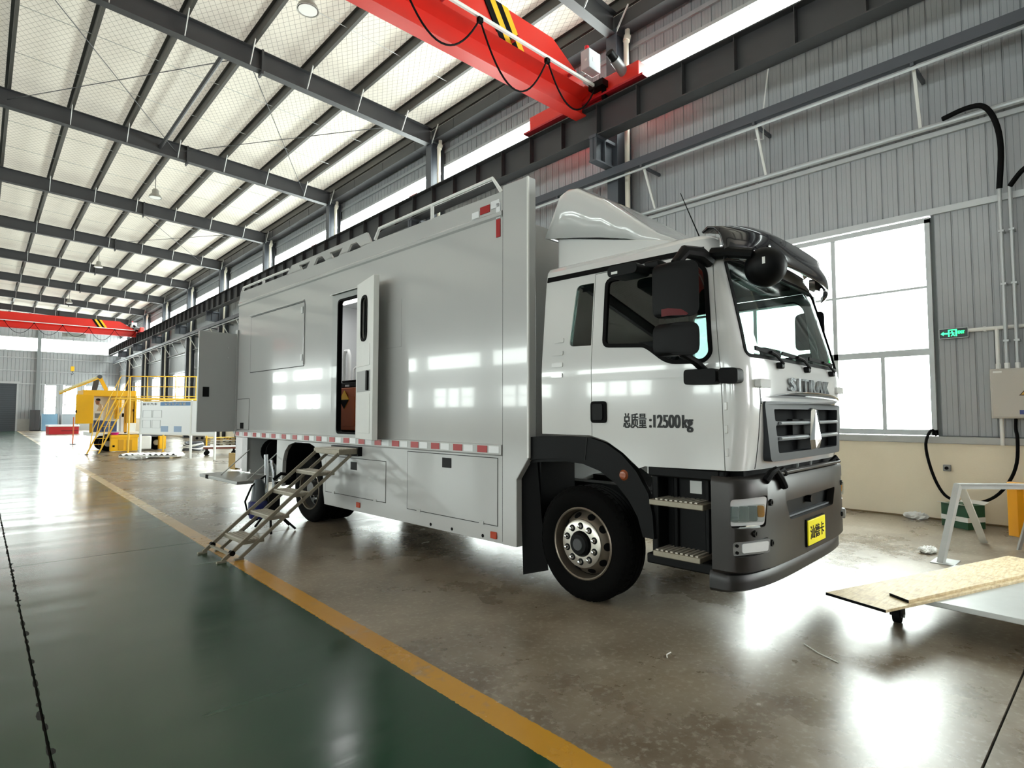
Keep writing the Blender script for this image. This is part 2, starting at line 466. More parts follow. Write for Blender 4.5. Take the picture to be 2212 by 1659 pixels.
# rainwater pipes
pm = MB(); pm.tube([(10.98, -.25, 10.8), (10.98, -.25, 10.62), (10.92, -.25, 10.45), (10.92, -.25, .25), (11.05, -.3, .12), (11.18, -.3, .1)], .06, 12)
pmesh = pm.mesh('pipe_run'); pmesh.materials.append(PVC)
psm = MB().cyl((10.92, -.25, 0), (10.92, -.25, .09), .067, n=12).mesh('socket_joint'); psm.materials.append(PVC)
pe = MB().cyl((10.98, -.25, 10.62), (10.935, -.25, 10.48), .085, n=12).mesh('elbow'); pe.materials.append(PVC)
for k in range(0, 10):
    o = thing('drain_pipe', 'cream plastic rainwater pipe running down beside a steel column', 'pipe', (0, YC(k), 0), 0, 'rainwater pipes along the window wall')
    link('pipe_run', pmesh, None, o); [link('socket_joint', psm, None, o, loc=(0, 0, z)) for z in (9.6, 7.2, 6.0, 3.9, 2.0)]; link('elbow', pe, None, o)

# ================================================================ ceiling: rafters, purlins, sheets
ce = struct('ceiling')
PX = [10.75, 9.6, 8.05, 6.5, 4.95, 3.4, 1.85, .3]
PXL = [-1.4 - p for p in PX]
rm = MB()
for a, b in ((10.75, -.7), (-.7, -22.6)):
    za, zb = zrb(a), zrb(b)
    for (dz0, dz1, w) in ((0, .015, .12), (RAF - .015, RAF, .12), (.015, RAF - .015, .006)):
        vs = []
        for x, z in ((a, za), (b, zb)):
            vs += [(x, -w, z + dz0), (x, w, z + dz0), (x, w, z + dz1), (x, -w, z + dz1)]
        rm.add(vs, [(0,1,2,3),(4,7,6,5),(0,4,5,1),(1,5,6,2),(2,6,7,3),(3,7,4,0)])
rmesh = rm.mesh('rafter', 0); rmesh.materials.append(STEEL)
sp = MB()
for x in (5.25, -.7, -6.65, -12.6): sp.box(x - .025, x + .025, -.14, .14, zrb(x) - .1, zrb(x) + RAF + .02)
spm = sp.mesh('splice_plate', 0); spm.materials.append(STEEL)
pu = MB(); pu.prism([(-.005, 0), (.075, 0), (.075, .02), (.065, .02), (.065, .008), (.005, .008), (.005, PUR), (-.075, PUR), (-.075, PUR - .008), (-.005, PUR - .008)], lambda u, v, w: (u, w, v), .0, BAY)
pum = pu.mesh('purlin', 0); pum.materials.append(PURL)
fb = MB(); fb.bar((0, .0, RAF + .06), (0, -.0, .02), .05, .006); 
fbm = MB().bar((0, .45, RAF + .03), (0, .05, .03), .045, .02, up=(1,0,0)).bar((0, -.45, RAF + .03), (0, -.05, .03), .045, .02, up=(1,0,0)).mesh('knee_brace', 0); fbm.materials.append(WHITE)
srm = MB().cyl((0, 0, 0), (-1.55, 0, .07), .008, n=6).mesh('sag_rod', 0); srm.materials.append(GALV)
for k in range(-1, 11):
    y = YC(k)
    if k < 10:
        link('rafter', rmesh, None, ce, loc=(0, y, 0)); link('splice_plate', spm, None, ce, loc=(0, y, 0))
        for x in PX[:7]: link('knee_brace', fbm, None, ce, loc=(x, y, zrb(x)))
    for x in PX + PXL:
        if k == -1: continue
        link('purlin', pum, None, ce, loc=(x, y - BAY, zrb(x) + RAF))
    if k >= 1:
        for x in PX[1:7]:
            for dy in (.33, .66): link('sag_rod', srm, None, ce, loc=(x, y - BAY*dy, zrb(x) + RAF + .06))
for k in range(-2, 11):
    ya, yb = max(YB, YC(k - 1)), min(YE, YC(k))
    if yb <= ya: continue
    for a, b in ((XR + .1, -.7), (-.7, XL - .1)):
        MB().add([(a, ya, zroof(a)), (b, ya, zroof(b)), (b, yb, zroof(b)), (a, yb, zroof(a))], [(0,1,2,3)]).build('roof_sheet', ROOF, ce, smooth=0)
# bracing rods
for k, x0, x1 in ((2, 9.6, 4.9), (2, 4.9, .3), (4, 9.6, 4.9)):
    for s in (0, 1):
        ya, yb = (YC(k), YC(k+1)) if s else (YC(k+1), YC(k))
        MB().cyl((x0, ya, zrb(x0) + .25), (x1, yb, zrb(x1) + .25), .012, n=6).build('bracing_rod', STEEL, ce)
MB().cyl((4.4, YC(2), zrb(4.4) + .25), (4.4, YC(3), zrb(4.4) + .25), .06, n=10).build('tie_tube', STEEL, ce)

# ================================================================ other walls
we = struct('wall_end')
m = MB(); xx = XL
while xx < XR:
    for z0, z1, lim in ((1.2, 4.7, True), (4.7, 8.05, False), (9.45, 12.1, False)):
        mid = xx + .15
        if lim and (-3.8 < mid < 2.8 or any(a < mid < b for a, b in ((4.95, 5.95), (6.55, 7.6), (8.3, 9.1), (10.2, 11.0)))): 
            if mid < 2.8 and mid > -3.8: continue
            m.add([(xx, YE, 1.2), (xx+.3, YE, 1.2), (xx+.3, YE, 1.6), (xx, YE, 1.6)], [(0,1,2,3)]); continue
        m.add([(xx, YE, z0), (xx+.02, YE-.03, z0), (xx+.28, YE-.03, z0), (xx+.3, YE, z0), (xx, YE, z1), (xx+.02, YE-.03, z1), (xx+.28, YE-.03, z1), (xx+.3, YE, z1)], [(0,1,5,4),(1,2,6,5),(2,3,7,6)])
    xx += .3
tag(m.build('cladding_sheets', CLAD, we, smooth=0), kind='stuff')
m = MB()
m.box(XL, -3.8, YE - .05, YE + .1, 0, 1.2); m.box(2.8, XR, YE - .05, YE + .1, 0, 1.2); m.build('plinth', mat('grey plaster', '#a8a8a4', .85, var=.1), we, smooth=0)
for x0, x1, z0, z1 in ((XL, XR, 6.0, 6.1), (XL, XR, 7.3, 7.4), (XL, XR, 8.0, 8.1), (XL, XR, 9.4, 9.5), (2.8, XR, 4.7, 4.8), (4.05, XR, 2.05, 2.12)):
    if z0 < 3: continue
    MB().box(x0, x1, YE - .12, YE - .03, z0, z1).build('girt', ALU, we, smooth=0)
for x in (4.3, -4.6): MB().box(x - .15, x + .15, YE - .35, YE - .05, 0, 12).build('wind_post', mat('post grey paint', '#7d8284', .5), we, smooth=0)
for x0, x1, z0, z1 in ((4.95, 5.95, 1.6, 4.7), (6.55, 7.6, 1.9, 4.7), (8.3, 9.1, 2.4, 4.7), (10.2, 11.0, 2.4, 4.7)):
    wi += 1; o = struct('window_%d' % wi)
    f = MB(); f.box(x0, x1, YE - .04, YE + .02, z1 - .08, z1); f.box(x0, x1, YE - .04, YE + .02, z0, z0 + .08); f.box(x0, x0 + .07, YE - .04, YE + .02, z0, z1); f.box(x1 - .07, x1, YE - .04, YE + .02, z0, z1)
    f.box(x0, x1, YE - .03, YE + .02, z0 + .75, z0 + .82); f.build('frame', ALU, o, smooth=0)
    MB().box(x0, x1, YE - .003, YE + .003, z0, z1).build('pane', PANE, o, smooth=0)
wi += 1; o = struct('window_%d' % wi)
for a, b in ((XL, -4.75), (-4.45, 4.15), (4.45, XR)):
    MB().box(a, b, YE - .003, YE + .003, 8.1, 9.4).build('pane', PANE, o, smooth=0)
d1 = struct('door_1')
for i in range(22): MB().box(-3.7, 2.7, YE - .06, YE, i*.215, i*.215 + .2).build('slat', mat('roller door slate', '#3c4248', .5, var=.08), d1, smooth=0)
MB().box(-3.8, 2.8, YE, YE + .04, 0, 4.8).build('added_door_backing', GAP, d1, smooth=0)  # plate added to stop sky light leaking between the slats
MB().box(-3.85, -3.7, YE - .1, YE + .05, 0, 4.75).box(2.7, 2.84, YE - .1, YE + .05, 0, 4.75).box(-3.85, 2.95, YE - .14, YE + .05, 4.72, 4.95).build('door_frame', ALU, d1, smooth=0)
# left and back walls, behind the camera but seen mirrored in the truck
wl = struct('wall_left')
m = MB(); m.box(XL - .05, XL, YB, YE, 3.75, 5.35); m.box(XL - .05, XL, YB, YE, 6.45, 11.4); m.box(XL - .05, XL, YB, YE, 1.2, 2.25)
for k in range(-2, 11):
    a = YC(k) + BAY/2 - 2.3
    m.box(XL - .05, XL, max(YB, a - BAY + 4.6), min(YE, a), 2.25, 3.75); m.box(XL - .05, XL, max(YB, YC(k) - .6), min(YE, YC(k) + .6), 5.35, 6.45)
    for f in (1.53, 3.06):
        if YB < a < YE - 5: m.box(XL - .05, XL, a + f - .12, a + f + .12, 2.25, 3.75)
m.build('cladding_sheets', CLAD, wl, smooth=0)
MB().box(XL - .08, XL + .05, YB, YE, 0, 1.31).build('plinth', CREAM, wl, smooth=0)
for k in range(-1, 9):
    wi += 1; o = struct('window_%d' % wi); a = YC(k) + BAY/2
    MB().box(XL - .003, XL + .003, a - 2.3, a + 2.3, 2.25, 3.75).build('pane', PANE, o, smooth=0); MB().box(XL - .003, XL + .003, a - 3.2, a + 3.2, 5.35, 6.45).build('pane', PANE, o, smooth=0)
    MB().box(XL - .03, XL + .03, a - 2.3, a + 2.3, 3.0, 3.06).build('glazing_bar', ALU, o, smooth=0)
clm = MB(); clm.box(-22.4, -22.38, -.15, .15, 0, 10.2); clm.box(-22.9, -22.88, -.15, .15, 0, 10.2); clm.box(-22.88, -22.4, -.008, .008, 0, 10.2); clm = clm.mesh('column', 0); clm.materials.append(STEEL2)
for k in range(-1, 10): link('column', clm, None, loc=(0, YC(k), 0))['kind'] = 'structure'
wb = struct('wall_back')
MB().box(XL, XR, YB - .1, YB, 0, 12.2).build('cladding_sheets', CLAD, wb, smooth=0)
# ================================================================ the truck (local: x across from the near side, y towards its rear, z up)
PAINT = mat('light grey truck paint', '#b9bab9', .16, coat=.5, spec=.5, var=.015, scale=2)
CABP = mat('white cab paint', '#d2d3d2', .14, coat=.6, spec=.5)
SEAM = mat('panel gap', '#1c1d1e', .8)
TRIM = mat('black gloss trim', '#0b0c0d', .22, coat=.3)
DARKP = mat('dark grey textured plastic', '#08090a', .5, bump=.15, bscale=300, spec=.15)
BUMP = mat('dark bronze grey bumper', '#272422', .36, .3, var=.03)
GRIL = mat('mid grey grille plastic', '#2e3135', .5, spec=.3)
GRID = mat('dark grille mesh', '#0c0d0f', .8, spec=.08)
RUB = mat('tyre rubber', '#050505', .85, spec=.1, bump=.25, bscale=60)
RIM = mat('polished steel wheel', '#c9c4ba', .28, .7, var=.1, scale=8)
RIM2 = mat('brushed wheel dish', '#7d7468', .32, .6)
REDR = mat('red reflector tape', '#a40a12', .3)
WHR = mat('white reflector tape', '#e8eaec', .25)
AMB = mat('amber red marker lens', '#b23a14', .25)
WGL = glass('cab glass', '#e4eeeb', .05)
WGL2 = glass('tinted side glass', '#8f9b99', .05)
LENS = glass('headlamp lens', '#eef2f2', .08)
INT = mat('light grey interior lining', '#c9cbca', .5)
TALU = mat('worn aluminium', '#8f8879', .45, .45, var=.15, scale=20)
STEPM = mat('step tread aluminium', '#b8b2a6', .5, .4, var=.2, scale=60)
GX, GY, TA = 3.94564, 3.53333, R(2.746)
TW = 2.5
T = thing('box_truck', 'light grey two-axle truck with workshop box body and white cab, side door open', 'truck', (GX, GY, 0), TA)
def side(u, v, w): return (w, u, v)        # outline in (along, up), extruded across
def front(u, v, w): return (u, w, v)       # outline in (across, up), extruded along
def top(u, v, w): return (u, v, w)
def pm(poly, fn, a, b): return MB().prism(poly, fn, a, b).mesh('p', 0)

# ---- box body: near side wall with door opening, wheel arch and open locker
SF, SR = .83, 7.97
outl = [(SF, .36), (SF, 3.97), (SR - .06, 3.97), (SR, 3.80), (SR, .66), (6.0, .66), (6.0, .5), (4.52, .36)]
wall = pm(outl, side, 0, .06)
arch = [(5.95, .2), (5.93, .9), (5.86, 1.06), (5.72, 1.17), (5.5, 1.22), (5.0, 1.22), (4.78, 1.16), (4.64, 1.03), (4.57, .82), (4.56, .55), (4.53, .45), (4.48, .2)]
DO = rpoly(rect(3.46, 4.20, 1.39, 3.30), .07)
LOCK = rect(6.16, 7.40, .60, 1.25)
for c in (arch, DO, LOCK): wall = boolm(wall, pm(c, side, -.1, .2))
cuts = [[(a + .02*b, z0), (a + .38, z0), (a + .28, z1), (a + .12, z1)] for a, z0, z1, b in ((3.60, 3.95, 4.05, 0), (4.10, 4.05, 3.95, 0), (4.60, 3.95, 4.05, 0), (5.10, 4.045, 3.95, 0))]
par = pm([(3.34, 3.96), (3.46, 4.13), (5.74, 4.09), (5.94, 3.96)], side, .0, .03)
for c in cuts: par = boolm(par, pm(c, side, -.1, .2)); wall = boolm(wall, pm(c, side, -.1, .2))
finish(par, 25); link('parapet_panel', par, PAINT, T)
finish(wall, 25)
BOX = link('body_side_wall', wall, PAINT, T)
m = MB()
m.box(TW - .06, TW, SF, SR, .66, 3.97)
far_side = m.build('body_far_wall', PAINT, T, smooth=0)
fw = MB().box(.06, TW - .06, SF - .02, SF + .04, .9, 3.72).build('body_front_wall', PAINT, T, smooth=0)
rf = MB().box(.06, TW - .06, SF, SR, 3.68, 3.74).build('body_roof', PAINT, T, smooth=0)
MB().box(.06, TW - .06, SF, SR, 1.26, 1.32).build('body_floor', mat('dark floor sheet', '#3a3b3c', .6), T, smooth=0)
bk = MB().box(.06, TW - .06, SR - .05, SR, .66, 3.74).build('body_rear_wall', PAINT, T, smooth=0)
MB().box(.062, .07, 1.0, 3.4, 1.32, 3.68).box(.062, .07, 4.26, 7.9, 1.32, 3.68).box(1.9, 1.95, .9, 7.9, 1.32, 3.68).build('interior_lining', INT, T, smooth=0)
# skirt lower chassis and underside
MB().box(.8, 1.0, -1.3, 7.8, .72, .95).build('chassis_rail', BLKP, T); MB().box(1.5, 1.7, -1.3, 7.8, .72, .95).build('chassis_rail', BLKP, T)
MB().cyl((.3, 5.22, .5), (2.2, 5.22, .5), .11, n=14).lathe([(0.0, -.2), (.2, -.17), (.24, 0), (.2, .17), (0.0, .2)], (1.25, 5.22, .5), 'x', 20).build('rear_axle', BLKP, T)
MB().box(.3, 2.2, .9, 4.4, .42, 1.2).build('underfloor_locker', mat('under body grey', '#4a4b4a', .7), T)
# tall front corner post with notched foot
post = [(.46, 1.24), (.62, 1.02), (.62, .36), (SF - .012, .36), (SF - .012, 4.02), (.46, 4.02)]
MB().prism(post, side, -.012, .1).build('corner_post', PAINT, T, bevel=.006)
MB().box(.0, .08, SF - .014, SF + .002, .38, 3.98).build('post_gap', SEAM, T, smooth=0)
MB().prism([(TW - u, v) for u, v in []] or post, side, TW - .1, TW + .012).build('corner_post', PAINT, T, bevel=.006)
MB().box(-.016, .0, .455, .475, 1.24, 4.02).build('post_edge_strip', WHITE, T)
# raised bands on the wall: upper folded rail and lower rub rail
MB().prism([(0, 3.70), (-.018, 3.72), (-.018, 3.755), (0, 3.775)], lambda u, v, w: (u, w, v), SF, SR).build('upper_fold', PAINT, T, smooth=0)
MB().prism([(0, 1.355), (-.02, 1.345), (-.02, 1.25), (0, 1.235)], lambda u, v, w: (u, w, v), SF, SR - .02).build('rub_rail', PAINT, T, smooth=0)
# reflective tape: red and white blocks
rm_ = MB().box(-.024, -.019, 0, .15, 1.265, 1.335).mesh('red_reflector', 0); rm_.materials.append(REDR)
wm_ = MB().box(-.024, -.019, 0, .15, 1.265, 1.335).mesh('white_reflector', 0); wm_.materials.append(WHR)
for i in range(18):
    s0 = SF + .03 + i * .396
    link('white_reflector', wm_, None, T, loc=(0, s0, 0)); link('red_reflector', rm_, None, T, loc=(0, s0 + .175, 0))
for a, b, c, d, mm in ((1.02, 1.17, 3.80, 3.88, REDR), (.87, 1.0, 3.82, 3.90, WHR), (1.19, 1.3, 3.78, 3.85, WHR), (.86, .92, 3.50, 3.69, REDR), (.86, .92, 3.70, 3.86, WHR), (7.83, 7.93, 3.72, 3.77, REDR)):
    MB().box(-.008, -.001, a, b, c, d).build('corner_reflector', mm, T, smooth=0)
# roof parapet: panel with V cut-outs, folding rails
MB().tube([(.02, .86, 3.97), (.02, 1.0, 4.16), (.02, 3.18, 4.12), (.02, 3.28, 3.99)], .022, 8).build('roof_rail', WHITE, T)
MB().tube([(.02, 5.9, 4.06), (.02, 6.5, 4.06), (.02, 7.82, 4.05), (.02, 7.9, 3.96)], .02, 8).build('roof_rail', WHITE, T)
for s_, z_ in ((2.04, 4.14), (6.9, 4.05)): MB().cyl((.02, s_, 3.96), (.02, s_, z_), .022, n=8).build('rail_post', WHITE, T)
MB().tube([(TW - .02, .86, 3.97), (TW - .02, 1.0, 4.16), (TW - .02, 3.18, 4.12), (TW - .02, 3.28, 3.97)], .022, 8).build('roof_rail', WHITE, T)
MB().box(.5, 2.0, 1.2, 2.6, 3.74, 3.9).build('roof_hatch_box', mat('grey roof unit', '#8a8c8b', .5), T, bevel=.03)

def seam_rect(a, b, c, d, w=.007, t=-.003):
    m = MB(); m.box(t, .001, a, b, c - w, c).box(t, .001, a, b, d, d + w).box(t, .001, a - w, a, c - w, d + w).box(t, .001, b, b + w, c - w, d + w); return m
def hatch(name, a, b, c, d, latch=None, hinge=True):
    p = MB().box(-.005, .002, a, b, c, d).build(name, PAINT, T, bevel=.002)
    seam_rect(a, b, c, d).build('gap_line', SEAM, p, smooth=0)
    if latch:
        u, v = latch; k = MB().box(-.010, -.004, u - .08, u + .08, v - .055, v + .055).build('latch', BLKP, p, bevel=.006)
    if hinge:
        for f in (.15, .85):
            s_ = a + (b - a) * f; MB().box(-.012, .0, s_ - .035, s_ + .035, c - .012, c + .02).build('hinge', PAINT, p)
    return p
hatch('locker_door', .90, 2.46, .53, 1.21, (1.71, 1.12))
hatch('locker_door', 2.93, 4.48, .55, 1.06, (3.70, .96))
hatch('rear_flap', 7.37, 7.95, 1.38, 1.94, (7.68, 1.45), False)
# awning hatch high on the rear half, hinged at the top
p = MB().box(-.006, .002, 5.25, 7.35, 2.42, 3.42).build('awning_hatch', PAINT, T, bevel=.003)
seam_rect(5.25, 7.35, 2.42, 3.42, .009, -.004).build('gap_line', SEAM, p, smooth=0)
MB().cyl((-.012, 5.25, 3.45), (-.012, 7.38, 3.45), .012, n=8).build('piano_hinge', PAINT, p)
MB().cyl((-.012, 5.24, 2.44), (-.012, 5.24, 3.4), .009, n=8).build('edge_bead', PAINT, p)
for z in (2.55, 3.3): MB().box(-.02, 0, 5.28, 5.34, z - .05, z + .05).build('catch', GALV, p)
# flush window plate between door and front post
MB().box(-.004, .001, 2.62, 2.95, 2.5, 3.1).build('blank_window', PAINT, T, bevel=.003)
# marker lamps, plugs
for s_, z_, w_ in ((.95, .43, .09), (3.57, .45, .09)):
    MB().box(-.016, 0, s_ - w_/2, s_ + w_/2, z_ - .035, z_ + .035).build('side_marker', AMB, T, bevel=.006)
for s_, z_ in ((1.12, .40), (1.62, .40), (2.0, .40)):
    MB().cyl((-.004, s_, z_), (0, s_, z_), .018, n=12).build('plug_hole', BLK, T)
# door opening surround, rain strip, door leaf swung back
frm = pm(rpoly(rect(3.38, 4.36, 1.31, 3.38), .05), side, -.006, .05); frm = boolm(frm, pm(DO, side, -.1, .2)); finish(frm, 25)
link('door_surround', frm, mat('grey door surround', '#9fa2a1', .3, coat=.3), T)
sl = pm(rpoly(rect(3.455, 4.205, 1.385, 3.305), .075), side, -.008, .06); sl = boolm(sl, pm(rpoly(rect(3.48, 4.18, 1.41, 3.28), .06), side, -.1, .2)); finish(sl, 25)
link('door_seal', sl, BLK, T)
MB().prism([(0, 3.40), (-.04, 3.385), (-.04, 3.395), (0, 3.415)], lambda u, v, w: (u, w, v), 3.40, 4.38).build('rain_strip', GALV, T, smooth=0)
leaf = bpy.data.objects.new('entry_door', None)
LW, LA = .70, R(14)
dx = Vector((-math.sin(LA), -math.cos(LA), 0))      # along the leaf, hinge to free edge
dn = Vector((-math.cos(LA), math.sin(LA), 0))       # room side of the leaf
def lf(u, v, w): p_ = Vector((-.03, 3.50, 0)) + dx*u + dn*w; return (p_.x, p_.y, v)
lm = pm(rect(0, LW, 1.34, 3.40), lf, 0, .07)
lm = boolm(lm, pm(rpoly(rect(.22, .44, 2.62, 3.18), .1), lf, -.2, .3)); finish(lm, 25)
D = link('entry_door', lm, WHITE, T, bevel=.006)
MB().prism(rpoly(rect(.235, .425, 2.635, 3.165), .09), lf, .025, .045).build('door_window', mat('black tinted pane', '#050607', .08), D)
wf = pm(rpoly(rect(.20, .46, 2.60, 3.20), .11), lf, .065, .082); wf = boolm(wf, pm(rpoly(rect(.235, .425, 2.635, 3.165), .09), lf, -.1, .2)); finish(wf, 25)
link('window_seal', wf, BLK, D)
MB().prism(rect(.06, .58, 2.28, 2.55), lf, .07, .076).build('inner_panel', WHITE, D, bevel=.003)
MB().prism(rect(.05, .60, 1.95, 2.22), lf, .07, .074).build('lock_band', mat('grey lock band', '#a9abab', .4), D, bevel=.003)
MB().prism(rect(.06, .60, 1.42, 1.92), lf, .07, .078).build('inner_panel', WHITE, D, bevel=.004)
MB().prism(rpoly(rect(.50, .56, 1.96, 2.21), .02), lf, .07, .10).build('door_handle', BLKP, D, bevel=.006)
for z in (1.5, 2.3, 3.2): MB().cyl(lf(0, z, .0), lf(0, z + .12, .0), .018, n=8).build('hinge', GALV, D)
# inside: white hand rails
MB().tube([(.9, 5.62, 1.32), (.9, 5.62, 2.66), (.9, 5.58, 2.74), (.9, 5.48, 2.74), (.9, 5.44, 2.66), (.9, 5.44, 1.32)], .03, 8).build('inner_handrail', WHITE, T)
MB().tube([(.95, 5.38, 1.32), (.95, 5.38, 2.42), (1.0, 5.34, 2.48), (1.1, 5.2, 2.48), (1.1, 4.9, 2.46)], .022, 8).build('inner_handrail', WHITE, T)
MB().tube([(.95, 5.38, 2.0), (1.1, 5.2, 2.0), (1.1, 4.9, 2.0)], .016, 8).build('inner_rail_bar', WHITE, T)
MB().box(.07, 1.9, 6.5, 6.55, 1.32, 3.68).build('inner_partition', INT, T)
MB().box(.7, 1.1, 4.6, 6.0, 3.62, 3.67).build('inner_ceiling_light', mat('lit panel', '#ffffff', .5, emit=10), T)

# ---- open rear locker: cavity, hose reel, fold-down platform
m = MB(); a, b, c, d = 6.16, 7.40, .60, 1.25
m.box(.75, .78, a, b, c, d).box(.06, .75, a - .02, a, c, d).box(.06, .75, b, b + .02, c, d).box(.06, .75, a, b, c - .02, c).box(.06, .75, a, b, d, d + .005)
m.build('locker_lining', mat('locker grey', '#b4b7b6', .5), T, smooth=0)
MB().lathe([(.06, -.12), (.22, -.12), (.22, -.1), (.12, -.09), (.12, .09), (.22, .1), (.22, .12), (.06, .12)], (.32, 6.95, 1.0), 'y', 24).build('hose_reel', BLK, T)
MB().tube([(.32, 6.95, .8), (.34, 6.8, .7), (.35, 6.6, .66), (.3, 6.45, .7), (.3, 6.3, .75)], .02, 8).build('hose', BLK, T)
MB().box(.3, .45, 6.36, 6.5, .86, 1.1).build('control_box', mat('ochre casing', '#a8842a', .5), T, bevel=.01)
MB().lathe([(.0, 0), (.13, 0), (.15, .03), (.15, .16), (.11, .2), (0, .22)], (.25, 6.35, .62), 'z', 18).build('stowed_bag', mat('navy cloth', '#1b2244', .8), T)
MB().box(-.005, .05, b, b + .24, .62, 1.24).build('locker_jamb', mat('grey door surround', '#9fa2a1', .3), T)
flap = MB(); flap.box(-.62, .04, 6.18, 7.95, .545, .60); fo = flap.build('locker_flap', mat('flap aluminium', '#9b9c9a', .35, .5, var=.1), T, bevel=.008)
MB().box(-.625, -.6, 7.5, 7.62, .54, .605).build('flap_bumper', BLK, fo)
for s_ in (6.2, 7.38): MB().bar((.03, s_, 1.02), (-.45, s_, .6), .022, .012).build('flap_strut', GALV, fo)
# rear-end door, opened square to the side
rd = MB().box(-.68, -.01, SR + .0, SR + .05, 1.34, 3.18).build('rear_door', mat('grey rear door', '#a6a9a8', .2, coat=.4), T, bevel=.006)
MB().box(-.60, -.49, SR - .008, SR + .0, 1.98, 2.16).build('latch', BLKP, rd, bevel=.004)
for z in (2.72, 2.9): MB().cyl((-.18, SR - .012, z), (-.18, SR, z), .012, n=8).build('bolt', GALV, rd)
MB().box(-.03, .01, SR - .04, SR + .06, 1.3, 3.25).build('door_hinge_strip', mat('grey door surround', '#9fa2a1', .3), rd)
MB().box(.0, .1, SR, SR + .35, .62, .92).build('rear_step_box', mat('ochre casing', '#a8842a', .5), T, bevel=.01)
# wheel-arch liner
pl = [(5.95, .5), (5.93, .9), (5.86, 1.06), (5.72, 1.17), (5.5, 1.22), (5.0, 1.22), (4.78, 1.16), (4.64, 1.03), (4.57, .82), (4.56, .5)]
po = [(u + (.02 if u > 5.25 else -.02), v + (.02 if v > 1 else 0)) for u, v in pl]
MB().prism(pl + po[::-1], side, .03, .8).build('wheel_arch_liner', BLKP, T)

# ---- wheels
def wheel(s, x, sgn, dual=False, r=.505):
    """x outer plane; sgn -1 near side, +1 far side"""
    k = -sgn
    tp = [(.315, .02), (.36, .0), (.42, -.008), (.462, .004), (.485, .022), (.5, .036), (.505, .05), (.505, .092), (.492, .095), (.492, .104), (.505, .107), (.505, .145), (.492, .148), (.492, .157), (.505, .16), (.505, .2), (.492, .203), (.492, .212), (.505, .215), (.505, .255), (.485, .28), (.42, .305), (.315, .29)]
    w = MB().lathe([(q, k*h) for q, h in tp], (x, s, r), 'x', 64, cap=False)
    for i in range(48):                              # shoulder tread blocks
        a0 = 2*math.pi*i/48; a1 = a0 + 2*math.pi/48*.62
        vs = []
        for rr, h in ((.47, .006), (.512, .05), (.512, .088), (.49, .088)):
            for aa in (a0, a1): vs.append((x + k*h, s + rr*math.cos(aa), r + rr*math.sin(aa)))
        w.add(vs, [(0,1,3,2),(2,3,5,4),(4,5,7,6),(0,2,4,6),(1,7,5,3),(0,6,7,1)])
    o = w.build('wheel', RUB, T, smooth=30)
    MB().lathe([(.318, k*.03), (.322, k*.012), (.312, k*.006), (.302, k*.012), (.296, k*.05), (.29, k*.12)], (x, s, r), 'x', 48, cap=False).build('rim_flange', RIM2, o)
    if not dual:
        MB().lathe([(.29, k*.13), (.275, k*.095), (.225, k*.03), (.214, k*.02)], (x, s, r), 'x', 48, cap=False).build('rim_dish', RIM2, o)
        MB().lathe([(.214, k*.02), (.212, k*.004), (.2, k*-.004), (.115, k*-.004), (.11, k*.02), (.11, k*.2)], (x, s, r), 'x', 48, cap=False).build('rim_disc', RIM, o)
        hr, hz = .25, .058
        MB().lathe([(.0, k*-.05), (.085, k*-.045), (.1, k*-.03), (.108, k*.03)], (x, s, r), 'x', 24).build('hub_cap', DARKP, o)
        MB().lathe([(.0, k*-.056), (.05, k*-.056), (.055, k*-.045)], (x, s, r), 'x', 16).build('hub_badge', mat('grey hub badge', '#3a3c3e', .4), o)
        nutr, nx = .158, -.004
    else:
        MB().lathe([(.29, k*.05), (.27, k*.14), (.2, k*.17), (.11, k*.17), (.11, k*.03), (.0, k*.02)], (x, s, r), 'x', 40, cap=False).build('rim_dish', mat('grey wheel paint', '#4c4c4b', .4, .3), o)
        hr, hz, nutr, nx = .235, .15, .16, .165
    nm = MB().lathe([(.0, k*-.04), (.012, k*-.036), (.017, k*-.024), (.019, k*0)], (0, 0, 0), 'x', 12).mesh('wheel_nut'); nm.materials.append(CHR)
    rg = MB().lathe([(.031, k*-.002), (.031, 0), (.0, 0)], (0, 0, 0), 'x', 16).mesh('nut_seat'); rg.materials.append(BLKP)
    hm = MB().lathe([(.0, 0), (.036, 0), (.036, k*.004), (0, k*.004)], (0, 0, 0), 'x', 16).mesh('hand_hole'); hm.materials.append(BLK)
    for i in range(10):
        a_ = 2*math.pi*(i + .5)/10
        p_ = (x + k*nx, s + nutr*math.cos(a_), r + nutr*math.sin(a_))
        link('nut_seat', rg, None, o, loc=p_); link('wheel_nut', nm, None, o, loc=p_)
        b_ = 2*math.pi*i/10
        h_ = link('hand_hole', hm, None, o, loc=(x + k*(hz - .004), s + hr*math.cos(b_), r + hr*math.sin(b_)))
        h_.rotation_euler = Vector((-k*.62, .78*math.cos(b_), .78*math.sin(b_))).to_track_quat('X' if k < 0 else '-X', 'Z').to_euler() if not dual else (0, 0, 0)
    return o
wheel(-.13, .04, -1); wheel(-.13, TW - .04, 1)
wheel(5.22, .10, -1, True); wheel(5.22, .44, -1, True); wheel(5.22, TW - .10, 1, True)
MB().cyl((.3, -.11, .5), (2.2, -.11, .5), .09, n=14).build('front_axle', BLKP, T)

